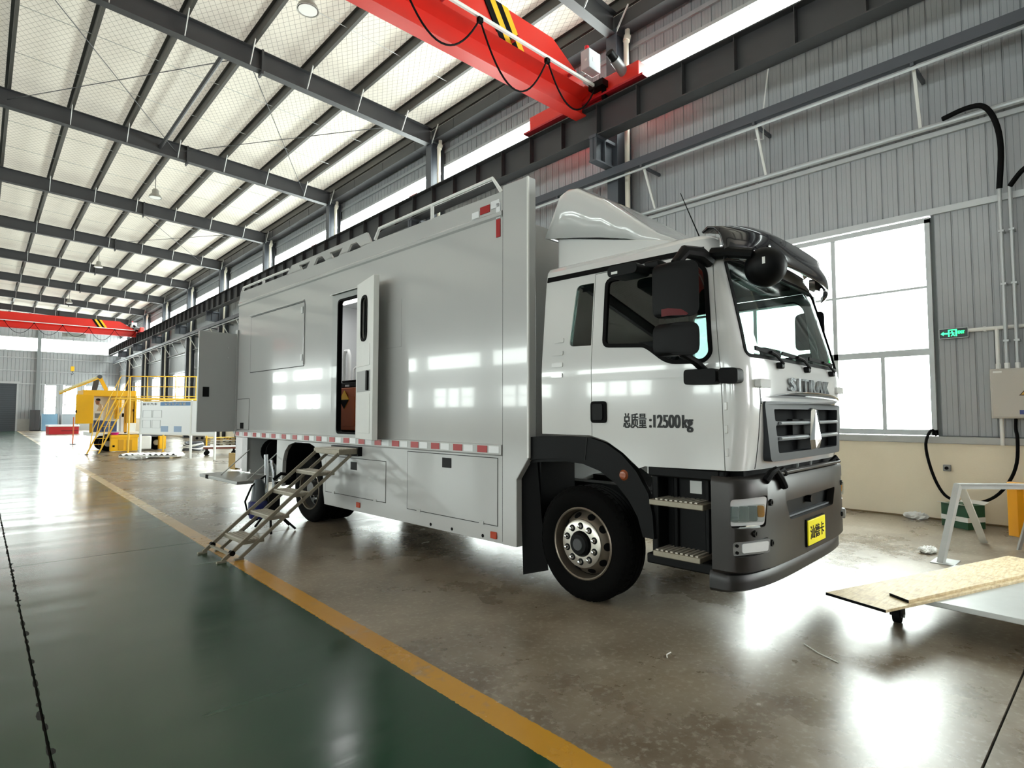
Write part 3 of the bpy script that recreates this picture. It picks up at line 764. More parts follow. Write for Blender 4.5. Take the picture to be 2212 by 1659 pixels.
# ---- front wing, mud flap, step well
def offs(pts, d):
    out = []
    for i, p_ in enumerate(pts):
        a = Vector(pts[max(i-1, 0)]); b = Vector(pts[min(i+1, len(pts)-1)]); t_ = (b - a).normalized(); out.append((p_[0] - t_.y*d, p_[1] + t_.x*d))
    return out
ain = [(.60, 1.20), (.35, 1.235), (.05, 1.255), (-.15, 1.245), (-.35, 1.19), (-.52, 1.09), (-.65, .96), (-.74, .82), (-.79, .66)]
aout = [(.60, 1.43), (.35, 1.45), (.05, 1.46), (-.24, 1.455), (-.42, 1.41), (-.58, 1.32), (-.72, 1.19), (-.83, 1.02), (-.87, .84), (-.88, .66)]
MB().prism(ain + aout[::-1], side, .02, .07).prism([(u, v) for u, v in ain] + offs(ain, .03)[::-1] , side, .05, .6).build('front_wing', DARKP, T, smooth=40)
MB().prism([(-.195, 1.25), (-.2, 1.25), (-.225, 1.45), (-.215, 1.455)], side, .014, .03).build('wing_joint', SEAM, T, smooth=0)
MB().lathe([(.0, -.022), (.03, -.018), (.045, 0)], (.02, -.60, 1.15), 'x', 20).build('wing_marker', mat('amber lens', '#8a4420', .2), T)
MB().prism([(.62, 1.24), (.42, 1.3), (.36, .7), (.28, .19), (.60, .09), (.62, .6)], side, .06, .07).build('mud_flap', BLK, T)
MB().box(.08, .6, .38, .62, .5, 1.4).build('wing_back', BLKP, T)
for s_, z_ in ((-.80, .80), (-.80, .72)): MB().box(.03, .05, s_ - .012, s_ + .012, z_ - .015, z_ + .015).build('bolt_gap', WHITE, T)
# step well between wing and bumper
m = MB(); m.box(.22, .3, -1.45, -.84, .5, 1.24); m.box(.06, .3, -.90, -.84, .5, 1.24); m.box(.05, .3, -1.46, -1.38, .46, 1.24); m.box(.04, .3, -1.42, -.80, .46, .54); m.box(.04, .3, -1.42, -.82, 1.16, 1.24)
m.build('step_well', DARKP, T, bevel=.012)
for z_ in (.955, .555):
    st = MB().box(.0, .26, -1.31 if z_ > .7 else -1.28, -.85 if z_ > .7 else -.88, z_ - .02, z_ + .025).build('cab_step', TALU, T, bevel=.006)
    for i in range(9): MB().box(.01, .25, -1.26 + i*.042, -1.25 + i*.042 + .012, z_ + .025, z_ + .036).build('tread_rib', STEPM, st, smooth=0)
MB().box(.21, .222, -1.20, -1.10, 1.03, 1.13).build('notice_plate', mat('paper notice', '#c9cac6', .6), T)
for s_ in (-.98, -1.25): MB().box(.19, .23, s_ - .02, s_ + .02, .56, 1.16).build('well_rib', DARKP, T, bevel=.01)
# ================================================================ cab: lofted shell, boolean-cut openings
import bisect
def interp(tb, z):
    xs_ = [a for a, _ in tb]; i = max(1, min(len(tb) - 1, bisect.bisect_left(xs_, z)))
    (a, p), (b, q) = tb[i-1], tb[i]; f = max(0, min(1, (z - a) / (b - a))); return p + (q - p) * f
SFT = [(1.1, -1.585), (1.3, -1.625), (1.5, -1.65), (1.75, -1.668), (2.0, -1.665), (2.1, -1.65), (2.3, -1.608), (2.6, -1.535), (2.85, -1.47), (2.95, -1.44), (3.04, -1.41), (3.08, -1.37), (3.12, -1.25)]
T0T = [(1.1, .035), (2.0, .025), (2.15, .03), (2.95, .105), (3.04, .125), (3.08, .16), (3.12, .26)]
ZL = [1.1, 1.2, 1.3, 1.4, 1.5, 1.62, 1.75, 1.88, 2.0, 2.05, 2.1, 2.2, 2.3, 2.45, 2.6, 2.72, 2.85, 2.95, 3.0, 3.04, 3.08, 3.1, 3.12]
def plan(t0, sf, sr, d, a=.26, p=5.0, n=28, ns=7):
    hw = TW/2 - t0 - d; pts = []
    y1 = sf + a; y0 = sr - d
    for i in range(ns): pts.append((TW/2 - hw, y0 + (y1 - y0) * i / ns))
    for i in range(n + 1):
        th = math.pi - math.pi * i / n; c, s_ = math.cos(th), math.sin(th)
        u = math.copysign(abs(c) ** (2/p), c); v = abs(s_) ** (2/p)
        pts.append((TW/2 + u*hw, y1 - (a - d) * v))
    for i in range(1, ns + 1): pts.append((TW/2 + hw, y1 + (y0 - y1) * i / ns))
    return pts
def loft(rings):
    m = MB(); n = len(rings[0][1]); vs = []; fs = []
    for z, r in rings: vs += [(x, y, z) for x, y in r]
    for i in range(len(rings) - 1):
        for j in range(n): fs.append((i*n + j, i*n + (j+1) % n, (i+1)*n + (j+1) % n, (i+1)*n + j))
    fs.append(tuple(reversed(range(n)))); k = (len(rings) - 1) * n; fs.append(tuple(range(k, k + n)))
    m.add(vs, fs); return m.mesh('loft', 0)
def cabl(d):
    return loft([(min(max(z, 1.1 + d), 3.12 - d) if d > 0 else (z - (0 if i else -d) if z < 3.12 else z - d), plan(interp(T0T, z), interp(SFT, z), .32, d)) for i, z in enumerate(ZL)])
def front_shell(d0, d1): return boolm(cabl(d0), cabl(d1))
BOT = [(.6, .8), (.6, 1.475), (-.24, 1.475), (-.42, 1.43), (-.58, 1.34), (-.74, 1.215), (-.80, 1.235), (-1.46, 1.245), (-1.9, 1.235), (-1.9, .8)]
shell = boolm(cabl(0), cabl(.045))
shell = boolm(shell, pm(BOT, side, -.5, 3.0))
DW = rpoly([(-.40, 2.265), (-.40, 2.845), (-1.23, 2.865), (-1.315, 2.78), (-1.375, 2.12), (-1.32, 2.07), (-1.02, 2.08), (-.86, 2.20), (-.80, 2.235)], [.05, .05, .06, .05, .06, .05, .08, .06, .06])
QW = rpoly([(-.005, 2.285), (-.255, 2.275), (-.255, 2.85), (-.06, 2.855)], [.05, .01, .01, .06])
WS = rpoly([(.135, 2.10), (2.365, 2.10), (2.29, 2.88), (.21, 2.88)], .06)
for w_ in (DW, QW): shell = boolm(shell, pm(w_, side, -.5, 3.0))
shell = boolm(shell, pm(WS, front, -2.2, -1.25))
shell = boolm(shell, pm(rpoly([(.36, 1.73), (2.14, 1.73), (2.07, 1.33), (.43, 1.33)], .03), front, -1.9, -1.55))
DR = [(-.27, .9), (-.27, 2.925), (-1.31, 2.925), (-1.37, 2.82), (-1.455, 1.95), (-1.468, 1.2), (-1.468, .9)]
DRo = [(-.264, .8), (-.264, 2.931), (-1.314, 2.931), (-1.376, 2.82), (-1.461, 1.95), (-1.474, 1.2), (-1.474, .8)]
def copy(me): return me.copy()
def bysmooth(me, a=28): finish(me, a); return me
door_n = boolm(copy(shell), pm(DR, side, -.5, .6), 'INTERSECT')
door_f = boolm(copy(shell), pm(DR, side, 1.9, 3.0), 'INTERSECT')
body = boolm(shell, pm(DRo, side, -.5, .6)); body = boolm(body, pm(DRo, side, 1.9, 3.0))
CAB = link('cab_shell', bysmooth(body), CABP, T)
DN = link('cab_door', bysmooth(door_n), CABP, T); DF = link('cab_door', bysmooth(door_f), CABP, T)
thin = front_shell(.012, .02); frame_sh = front_shell(-.005, .03)
def grow(poly, d):
    c = Vector((sum(p[0] for p in poly)/len(poly), sum(p[1] for p in poly)/len(poly)))
    n = len(poly); out = []
    area = sum(poly[i][0]*poly[(i+1)%n][1] - poly[(i+1)%n][0]*poly[i][1] for i in range(n))
    for i in range(n):
        a, p, b = Vector(poly[i-1]), Vector(poly[i]), Vector(poly[(i+1)%n]); t_ = (b - a).normalized()
        nn = Vector((t_.y, -t_.x)) if area > 0 else Vector((-t_.y, t_.x)); q = p + nn*d; out.append((q.x, q.y))
    return out
def ring(poly, fn, a, b, d, din=.0):
    return boolm(pm(grow(poly, d), fn, a, b), pm(grow(poly, -din) if din else poly, fn, a - .1, b + .1))
for w_, fn, a, b, nm, gm, par_ in ((DW, side, -.5, .6, 'side_window', WGL2, DN), (QW, side, -.5, .6, 'quarter_window', WGL2, CAB), (DW, side, 1.9, 3.0, 'side_window', WGL, DF), (QW, side, 1.9, 3.0, 'quarter_window', WGL, CAB), (WS, front, -2.2, -1.25, 'windscreen', WGL, CAB)):
    g_ = boolm(copy(thin), pm(grow(w_, .004), fn, a, b), 'INTERSECT'); link(nm, bysmooth(g_), gm, par_)
    f_ = boolm(copy(frame_sh), ring(w_, fn, a, b, .022 if fn is side else .015, .012), 'INTERSECT'); link('window_rubber', bysmooth(f_), BLK, par_)
# black roof trim line, door handle, lettering
tr_ = boolm(copy(frame_sh), pm([(.31, 2.94), (-1.30, 2.93), (-1.30, 2.972), (.31, 2.99)], side, -.5, 3.0), 'INTERSECT')
for a_, b_ in ((-.1, .25), (TW - .25, TW + .1)):
    t2_ = boolm(copy(tr_), pm(rect(a_, b_, -2, 1), lambda u, v, w: (u, v, w), 2.8, 3.1), 'INTERSECT'); link('roof_trim', bysmooth(t2_), BLK, CAB)
MB().prism(rpoly(rect(-.43, -.265, 1.585, 1.775), .035), side, .012, .04).build('handle_recess', BLK, DN)
MB().prism(rpoly(rect(-.40, -.29, 1.61, 1.75), .02), side, .002, .02).build('door_handle', BLKP, DN, bevel=.008)
def lettering(name, body, size, bold, width, height, org, ux, m, par, depth=.0015):
    tx = text_mesh(body, size, depth, min(bold, .0012))
    if bold:
        bm = bmesh.new()
        for k in (-1, -.33, .33, 1):
            t2 = tx.copy(); t2.transform(Matrix.Translation((k*bold, 0, 0))); bm.from_mesh(t2)
        bm.to_mesh(tx); bm.free()
    xs_ = [v.co.x for v in tx.vertices]; ys_ = [v.co.y for v in tx.vertices]
    tx.transform(Matrix.Translation((-min(xs_), -min(ys_), 0))); tx.transform(Matrix.Diagonal((width/(max(xs_)-min(xs_)), height/(max(ys_)-min(ys_)), 1, 1)))
    place(tx, org, ux, (0, 0, 1)); return link(name, tx, m, par)
VIN = mat('black vinyl', '#0a0a0a', .4)
lettering('gross_weight_lettering', '总质量', .13, .003, .225, .125, (.0265, -.595, 1.545), (0, -1, 0), VIN, DN)
lettering('gross_weight_lettering', ':12500', .13, .006, .28, .105, (.0265, -.845, 1.552), (0, -1, 0), VIN, DN)
lettering('gross_weight_lettering', 'kg', .13, .007, .095, .135, (.0265, -1.135, 1.52), (0, -1, 0), VIN, DN)
# press lines and louvres on the rear quarter, small markings
for i, (z_, w_) in enumerate(((2.52, .0), (2.36, .12), (2.24, .125), (2.13, .13), (2.03, .13))):
    if w_: MB().prism(rpoly(rect(.06, .06 + w_, z_ - .03, z_ + .012), .012), lambda u, v, w: (interp(T0T, v) + w, u, v), -.010, .006).build('louvre', CABP, CAB, bevel=.004)
# door belt crease and lower hinge line
MB().prism([(-1.44, 1.94), (-.29, 1.965), (-.29, 1.975), (-1.44, 1.95)], side, .018, .03).build('belt_crease', CABP, DN, smooth=0)
for z_ in (1.38, 1.55, 1.72): MB().box(.022, .05, -1.50, -1.478, z_ - .03, z_ + .03).build('hinge_cover', CABP, CAB, bevel=.004)
# mirror base block
MB().prism(rpoly(rect(-1.455, -1.20, 1.885, 2.0), .03), side, -.06, .03).build('mirror_base', DARKP, DN, bevel=.02)
MB().prism(rpoly(rect(-1.60, -1.478, 1.885, 2.0), .03), lambda u, v, w: (w + max(0, (-1.5 - u))*.45, u, v), -.06, .05).build('corner_block', DARKP, CAB, bevel=.02)
# mirrors (near side)
def mirrors(parent, k):
    fx = (lambda x: x) if k < 0 else (lambda x: TW - x)
    a = MB().tube([(fx(.03), -1.33, 1.99), (fx(-.12), -1.33, 2.05), (fx(-.22), -1.28, 2.10), (fx(-.25), -1.24, 2.2)], .03, 10).build('mirror_arm', BLKP, parent)
    MB().tube([(fx(.1), -1.35, 2.84), (fx(-.02), -1.33, 2.88), (fx(-.16), -1.28, 2.88), (fx(-.24), -1.24, 2.78)], [.05, .055, .05, .035], 10).build('mirror_arm', BLKP, parent)
    h1 = MB().prism(rpoly(rect(-.115, .115, 2.375, 2.79), .07), lambda u, v, w: (fx(-.25 + u*.42 + w*.1), -1.24 + w - u*.9, v), -.07, .06).build('main_mirror', BLKP, parent, bevel=.025)
    MB().prism(rpoly(rect(-.115, .115, 2.09, 2.335), .07), lambda u, v, w: (fx(-.25 + u*.42 + w*.1), -1.24 + w - u*.9, v), -.07, .06).build('wide_mirror', BLKP, parent, bevel=.025)
    MB().prism([(-.115, 2.385), (.02, 2.385), (.03, 2.395), (-.02, 2.43), (-.115, 2.44)], lambda u, v, w: (fx(-.25 + u*.42 + w*.1), -1.24 + w - u*.9, v), -.078, -.02).build('mirror_stripe', mat('red lens', '#5a0a10', .4, spec=.2), h1)
    return h1
mirrors(DN, -1); mirrors(DF, 1)
# round kerb mirror above the door and front-view mirror on its arm
MB().prism(rpoly(rect(-.90, -.62, 2.78, 2.87), .045), side, -.22, -.02).build('kerb_mirror', BLKP, DN, bevel=.03)
MB().box(-.02, .12, -.98, -.84, 2.84, 2.91).build('kerb_mirror_bracket', BLKP, DN, bevel=.015)
MB().box(-.225, -.22, -.72, -.66, 2.80, 2.82).build('sticker', WHITE, DN)
MB().tube([(.12, -1.36, 2.90), (.12, -1.5, 2.885), (.15, -1.66, 2.85)], [.05, .045, .04], 10).build('front_mirror_arm', BLKP, CAB)
MB().lathe([(.0, -.09), (.07, -.085), (.12, -.06), (.148, -.01), (.15, .03), (.14, .05), (.0, .05)], (0, 0, 0), 'x', 28).build('front_mirror', BLKP, CAB, loc=(.24, -1.72, 2.755)).rotation_euler = (0, R(-14), R(25))
MB().box(.135, .14, -1.755, -1.735, 2.76, 2.81).build('sticker', WHITE, CAB)
# ---- roof air deflector
def defl(z_bot):
    rings_ = []
    prof = [(.41, .18, 3.42, 3.46), (.33, .18, 3.40, 3.68), (.25, .18, 3.39, 3.865), (.17, .185, 3.375, 3.90), (.07, .19, 3.36, 3.885), (-.24, .21, 3.30, 3.68), (-.5, .24, 3.24, 3.47), (-.75, .32, 3.17, 3.27), (-.98, .42, 3.11, 3.14)]
    m = MB(); vs = []; fs = []; n = 25
    for s_, t_, zb, zt in prof:
        hw = TW/2 - t_
        for j in range(n):
            th = math.pi - math.pi*j/(n-1); c, q = math.cos(th), math.sin(th); p = 14.0
            u = math.copysign(abs(c)**(2/p), c); v = abs(q)**(2/p)
            vs.append((TW/2 + u*hw*(1 - .03*v), s_, zb + (zt - zb)*v + .05*(zt - zb)*(1 - u*u)))
    for i in range(len(prof) - 1):
        for j in range(n - 1): fs.append((i*n+j, i*n+j+1, (i+1)*n+j+1, (i+1)*n+j))
    fs.append(tuple(range(n)))
    m.add(vs, fs); return m
dfo = defl(0).build('roof_deflector', CABP, T, smooth=50)
sd = dfo.modifiers.new('thick', 'SOLIDIFY'); sd.thickness = .02; sd.offset = -1
MB().prism([(.31, 3.06), (.31, 3.42), (-.95, 3.13), (-.95, 3.06)], side, .25, TW - .25).build('deflector_base', CABP, T, bevel=.03)
MB().cyl((.3, -1.2, 3.05), (.28, -1.02, 3.52), .006, .003, n=6).build('radio_aerial', BLK, CAB)
# ---- sun visor
m = MB(); vs = []; fs = []; n = 29
prof = [(-.02, 3.13), (-.10, 3.165), (-.20, 3.15), (-.29, 3.08), (-.33, 2.97), (-.33, 2.87)]
for j in range(n):
    f = -1 + 2*j/(n-1); t_ = TW/2 + f*1.17; e = abs(f)**4
    for (ds, z) in prof:
        zz = z - .03*e + .055*(1 - f*f)*(.5 if z < 3 else 1) - .02
        vs.append((t_, -1.36 + ds*(1 - .42*e) + .12*e*.6, zz))
k = len(prof)
for j in range(n - 1):
    for i in range(k - 1): fs.append((j*k+i, (j+1)*k+i, (j+1)*k+i+1, j*k+i+1))
m.add(vs, fs); v = m.build('sun_visor', mat('smoked visor', '#17161b', .12, coat=.4), CAB, smooth=50)
sd = v.modifiers.new('thick', 'SOLIDIFY'); sd.thickness = .018
for t_ in (.5, .95, 1.55, 2.0): MB().lathe([(0, -.012), (.014, -.008), (.016, 0)], (t_, -1.655, 2.98), 'y', 10).build('visor_stud', CHR, CAB)
for t_ in (.22, TW - .22): MB().prism(rpoly(rect(-.13, .13, 2.93, 3.04), .03), lambda u, v, w: (t_ + u*.7, -1.45 + w, v), -.03, .03).build('roof_lamp', mat('clear lamp', '#d9dcdd', .1, .4), CAB, bevel=.01)
# ---- front: grille, chrome bar, emblem, letters, wipers
FO = rpoly([(.30, 1.76), (2.20, 1.76), (2.12, 1.30), (.38, 1.30)], .04)
fr_ = pm(FO, front, -1.70, -1.625)
for z0, z1 in ((1.605, 1.70), (1.49, 1.575), (1.36, 1.455)): fr_ = boolm(fr_, pm(rpoly([(.44 + (1.7 - z1)*.2, z1), (2.06 - (1.7 - z1)*.2, z1), (2.06 - (1.7 - z0)*.2, z0), (.44 + (1.7 - z0)*.2, z0)], .02), front, -1.8, -1.5))
def warp(me):
    for v_ in me.vertices: v_.co.y += .03*(min(1.2, abs(v_.co.x - 1.25)/.93)**4)
    return me
sub_ = bmesh.new(); sub_.from_mesh(fr_)
for xx_ in [.36 + .1*i for i in range(19)]: bmesh.ops.bisect_plane(sub_, geom=sub_.verts[:] + sub_.edges[:] + sub_.faces[:], plane_co=(xx_, 0, 0), plane_no=(1, 0, 0))
sub_.to_mesh(fr_); sub_.free()
G = link('grille', bysmooth(warp(fr_), 30), GRIL, CAB)
MB().box(.33, 2.17, -1.605, -1.575, 1.32, 1.74).build('grille_mesh', GRID, G)
for z_ in (1.59, 1.473): MB().cyl((.52, -1.698, z_), (1.98, -1.698, z_), .013, n=8).build('grille_bar', mat('light grille edge', '#8b9095', .35), G)
MB().box(.95, 1.55, -1.645, -1.605, 1.48, 1.62).build('emblem_backing', BLK, G)
cpts = [(.27 + (1.96)*i/16) for i in range(17)]
m = MB(); poly = [(x, 1.785 + .06*(1 - ((x - 1.25)/.98)**2)) for x in cpts] + [(x, 1.735 + .012*(1 - ((x - 1.25)/.98)**2)) for x in cpts[::-1]]
m.prism(poly, lambda u, v, w: (u, w + .10*((abs(u - 1.25)/.98)**4), v), -1.75, -1.63).build('chrome_bar', CHR, G, bevel=.01)
em = MB(); eo = [(-.035, .185), (.035, .185), (.085, -.09), (.055, -.17), (-.055, -.17), (-.085, -.09)]
c0 = (1.25, 1.53); zc = [(1.25 + a, -1.71, c0[1] + b) for a, b in eo]; zf = [(1.25 + a*.8, -1.745, c0[1] + b*.92) for a, b in eo]; ap = (1.25, -1.775, c0[1] - .08)
em.add(zc + zf + [ap], [tuple(range(6))] + [(i, (i+1)%6, (i+1)%6+6, i+6) for i in range(6)] + [(i+6, (i+1)%6+6, 12) for i in range(6)])
em.build('emblem', CHR, G, smooth=0)
for ch_, x_, w_ in (('S', .79, .125), ('I', .985, .04), ('T', 1.09, .13), ('R', 1.285, .125), ('A', 1.465, .14), ('K', 1.665, .135)):
    lettering('front_letter', ch_,   .125, .005 if ch_ != 'I' else 0, w_, .108, (x_, -1.684, 1.85), (1, 0, 0), mat('satin chrome letters', '#aeb1b4', .25, .85), CAB, .010)
for t_ in (.62, 1.25, 1.95):
    MB().box(t_ - .035, t_ + .035, -1.70, -1.65, 2.02, 2.07).build('wiper_pivot', BLKP, CAB, bevel=.012)
for t0_, t1_ in ((.62, .16), (1.25, .70), (1.95, 1.35)):
    w = MB().tube([(t0_, -1.70, 2.06), (t0_ - .15, -1.695, 2.12), ((t0_ + t1_)/2, -1.69, 2.135)], .011, 6).build('wiper', BLK, CAB)
    MB().bar((t0_ - .02, -1.685, 2.125), (t1_, -1.66, 2.15), .012, .03).build('blade', BLK, w)
for t_ in (.30, TW - .30): MB().prism(rpoly(rect(-.1, .1, 1.86, 1.925), .02), lambda u, v, w: (t_ + u, -1.60 + w + abs(u)*.1, v), -.09, .02).build('front_grab', CABP, CAB, bevel=.012)
# front panel joints
for t_ in (.27, TW - .27):
    jn = boolm(front_shell(-.002, .03), pm(rect(t_ - .004, t_ + .004, 1.25, 1.86), front, -1.9, -1.3), 'INTERSECT'); link('panel_joint', jn, SEAM, CAB)
# ---- bumper
def bloft(d, z0, z1, sf=-1.70, sr=-1.15, t0=.01, a=.30, p=3.6):
    zs = [z0, z0 + .02, (z0 + z1)/2, z1 - .05, z1 - .02, z1]; dd = [.03, .0, .0, .0, .012, .04]
    return loft([(z - (d if i > 3 else -d if i < 1 else 0), plan(t0, sf + e, sr, d + (0 if d else 0) + e*.4, a, p, 40, 3)) for i, (z, e) in enumerate(zip(zs, dd))])
bm_ = boolm(bloft(0, .50, 1.20), bloft(.06, .50, 1.20))
bm_ = boolm(bm_, pm(rect(-.5, 3.0, -1.37, -1.0), lambda u, v, w: (u, v, w), .2, 1.5))
bm_ = boolm(bm_, pm(rpoly([(.62, .985), (1.88, .985), (1.80, .83), (.70, .83)], .03), front, -1.9, -1.5))
# headlamp wells on both corners, cut along the corner normal
def corner(k):
    o_ = Vector((.10 if k < 0 else TW - .10, -1.60, 0)); N_ = Vector((-.55 if k < 0 else .55, -.83, 0)).normalized(); U_ = Vector((N_.y*-1, N_.x, 0)) if k < 0 else Vector((-N_.y, N_.x, 0))
    if U_.x < 0: U_ = -U_
    sg = 1 if k < 0 else -1
    def fn(u, v, w): p_ = o_ + U_*(u*sg) + N_*w; return (p_.x, p_.y, v)
    return fn
for k in (-1, 1):
    fn = corner(k)
    bm_ = boolm(bm_, pm(rpoly([(-.115, .83), (.19, .83), (.22, 1.06), (-.115, 1.04)], .03), fn, -.4, .4))
    bm_ = boolm(bm_, pm(rpoly([(-.105, .625), (.21, .64), (.22, .75), (-.105, .735)], .025), fn, -.4, .4))
B = link('front_bumper', bysmooth(bm_, 30), BUMP, T)
lip = boolm(bloft(0, .36, .505, -1.66, -1.15, .015), pm(rect(-.5, 3, -1.345, -1.0), lambda u, v, w: (u, v, w), .2, .8)); link('bumper_lip', bysmooth(lip, 30), mat('black lip plastic', '#1b1a1a', .4), B)
MB().box(.5, 2.0, -1.62, -1.55, .8, 1.02).build('bumper_inner', DARKP, B)
MB().box(.62, 1.88, -1.66, -1.58, .835, .85).build('bumper_tread', mat('tread plate', '#5c6064', .5, .4, bump=.4, bscale=120), B)
MB().cyl((1.3, -1.67, .93), (1.3, -1.6, .93), .03, n=14).build('tow_eye', BLKP, B)
for k in (-1, 1):
    fn = corner(k)
    hl = MB().prism(rpoly([(-.11, .84), (.18, .84), (.21, 1.05), (-.11, 1.03)], .03), fn, -.075, -.06).build('headlamp', mat('lamp reflector', '#eceef0', .15, .25), B)
    rb = MB(); o_ = rpoly([(-.125, .82), (.20, .82), (.23, 1.07), (-.125, 1.05)], .03); 
    MB().prism(rpoly([(-.105, .87), (.16, .87), (.17, 1.0), (-.105, .985)], .02), fn, -.035, -.027).build('headlamp_lens', LENS, hl)
    for u, c_ in ((.15, '#c98a2a'),):
        MB().prism(rpoly(rect(u - .03, u + .025, .90, .985), .02), fn, -.06, -.045).build('painted_reflection', mat('painted reflection ' + c_, c_, .2), hl)  # amber block paints a reflection into the headlamp
    for u, q_ in ((-.075, .0), (.0, .012), (.075, .004)): MB().prism(rpoly(rect(u - .033, u + .033, .875, .985), .012), lambda a_, b_, c_, u=u: fn(a_, b_, c_ + (a_ - u)*.35), -.062 + q_, -.05 + q_).build('lamp_facet', CHR, hl, bevel=.004)
    well = ring(rpoly([(-.11, .835), (.185, .835), (.215, 1.055), (-.11, 1.035)], .03), fn, -.09, .0, .012, .03); link('headlamp_bezel', bysmooth(well, 30), BLKP, hl)
    fg = MB().prism(rpoly([(-.10, .63), (.20, .645), (.21, .745), (-.10, .73)], .02), fn, -.06, -.03).build('fog_lamp', mat('fog lamp housing', '#9a9c9d', .3, .5), B, bevel=.006)
    MB().prism(rpoly([(-.03, .65), (.18, .66), (.19, .73), (-.03, .72)], .015), fn, -.03, -.018).build('fog_lens', mat('fog lens', '#eef0f2', .12, .1), fg, bevel=.004)
    for z_ in (.655, .705): MB().cyl(fn(-.07, z_, -.032), fn(-.07, z_, -.02), .012, n=10).build('screw', BLK, fg)
for t_, z_ in ((.36, 1.0), (.36, .70), (2.14, 1.0), (2.14, .70), (.16, .79)):
    MB().lathe([(.0, -.004), (.012, -.004), (.014, -.012), (.024, -.012), (.026, .0)], (t_, -1.70 + .30*(1 - (1 - (abs(t_ - 1.25)/1.24)**3.6)**(1/3.6)), z_), 'y', 16).build('parking_sensor', BLKP, B)
# registration-style plate
pl_ = MB().box(1.03, 1.47, -1.722, -1.708, .575, .78).build('number_plate', mat('yellow plate', '#f4e70a', .4), B, bevel=.004)
MB().box(1.02, 1.48, -1.712, -1.70, .565, .79).build('plate_frame', BLK, pl_)
lettering('plate_lettering', '汕德卡', .12, .002, .36, .11, (1.07, -1.7235, .622), (1, 0, 0), mat('dark brown print', '#1c0f06', .5), pl_, .001)
# gap above bumper: hoses and brackets
MB().box(.15, 2.35, -1.56, -1.3, 1.12, 1.28).build('front_cavity', BLK, T)
MB().tube([(.3, -1.66, 1.16), (.36, -1.68, 1.22), (.42, -1.69, 1.24), (.50, -1.70, 1.17), (.55, -1.71, 1.10)], .028, 8).tube([(.52, -1.66, 1.2), (.60, -1.68, 1.23), (.66, -1.68, 1.19)], .02, 8).build('washer_hose', BLK, T)
MB().tube([(1.95, -1.62, 1.18), (2.05, -1.66, 1.25), (2.15, -1.66, 1.2)], .02, 8).build('washer_hose', BLK, T)
MB().box(.55, 2.1, -1.69, -1.64, 1.19, 1.215).build('bumper_top_bar', BUMP, B, bevel=.006)
for t_ in (1.2, 1.55): MB().cyl((t_, -1.58, 1.15), (t_, -1.6, 1.28), .01, n=6).build('bonnet_stay', GALV, T)
# ---- inside the cab
MB().box(.1, 2.4, -1.5, -1.05, 1.5, 2.02).prism([(-1.52, 1.95), (-1.1, 1.95), (-1.12, 2.05), (-1.2, 2.1), (-1.5, 2.07)], side, .12, 2.38).build('dashboard', mat('dashboard grey', '#1d1f21', .6), CAB, bevel=.02)
MB().box(.17, 2.33, .2, .26, 1.5, 2.98).build('cab_rear_lining', mat('cab lining', '#3c3d3c', .8), CAB)
MB().box(.2, 2.3, -1.2, .2, 2.98, 3.01).build('cab_headliner', mat('cab lining', '#3c3d3c', .8), CAB)
MB().box(.08, 2.42, -1.4, .25, 1.5, 1.54).build('cab_floor', BLKP, CAB)
for t_ in (.62, 1.85):
    s_ = MB().box(t_ - .27, t_ + .27, -.72, -.2, 1.72, 1.9).build('seat', mat('seat cloth', '#3d4040', .85), CAB, bevel=.05)
    MB().prism([(-.28, 1.85), (-.1, 1.85), (.0, 2.55), (-.1, 2.58)], side, t_ - .25, t_ + .25).build('seat_back', mat('seat cloth', '#3d4040', .85), s_, bevel=.05)
    MB().prism([(-.06, 2.6), (.03, 2.6), (.05, 2.76), (-.04, 2.78)], side, t_ - .13, t_ + .13).build('headrest', mat('seat cloth', '#3d4040', .85), s_, bevel=.03)
st_ = [(1.85 + .22*math.cos(2*math.pi*i/24), -.98 + .22*math.sin(2*math.pi*i/24)*.55, 2.1 + .22*math.sin(2*math.pi*i/24)*.8) for i in range(24)]
MB().tube(st_, .018, 8, True).build('steering_wheel', BLK, CAB)
MB().cyl((1.85, -.98, 2.1), (1.85, -1.2, 1.95), .03, n=10).build('steering_column', BLK, CAB)
MB().prism(rect(1.1, 1.5, 2.08, 2.26), front, -1.38, -1.3).build('dash_display', BLKP, CAB, bevel=.02)
MB().box(1.62, 1.66, -1.43, -1.37, 2.08, 2.2).build('dash_mount', BLKP, CAB)
MB().box(.55, 1.0, -1.42, -1.3, 2.76, 2.88).build('sun_blind', mat('cab lining', '#3c3d3c', .8), CAB, bevel=.02)
# ================================================================ crane runway, cranes, tray, lamps
rb = thing('crane_runway_beam', 'long dark steel runway girder on column brackets carrying the red cranes', 'girder', (10.2, 0, 0))
m = MB(); m.box(-.17, .17, YB + .2, YE - .4, 7.975, 8.0); m.box(-.17, .17, YB + .2, YE - .4, 8.69, 8.715); m.box(-.008, .008, YB + .2, YE - .4, 8.0, 8.69); m.build('beam', STEEL, rb, smooth=0)
sm = MB().box(-.15, .15, -.006, .006, 8.0, 8.69).mesh('stiffener', 0); sm.materials.append(STEEL)
y = YB + .6
while y < YE - .6: link('stiffener', sm, None, rb, loc=(0, y, 0)); y += 1.08
MB().box(-.035, .035, YB + .3, YE - .5, 8.715, 8.80).build('rail', STEEL2, rb, smooth=0)
cmx = MB().box(-.12, .12, -.22, .22, 8.715, 8.775).mesh('rail_clamp', 0); cmx.materials.append(REDD)
for k in range(0, 10): link('rail_clamp', cmx, None, rb, loc=(0, YC(k), 0))

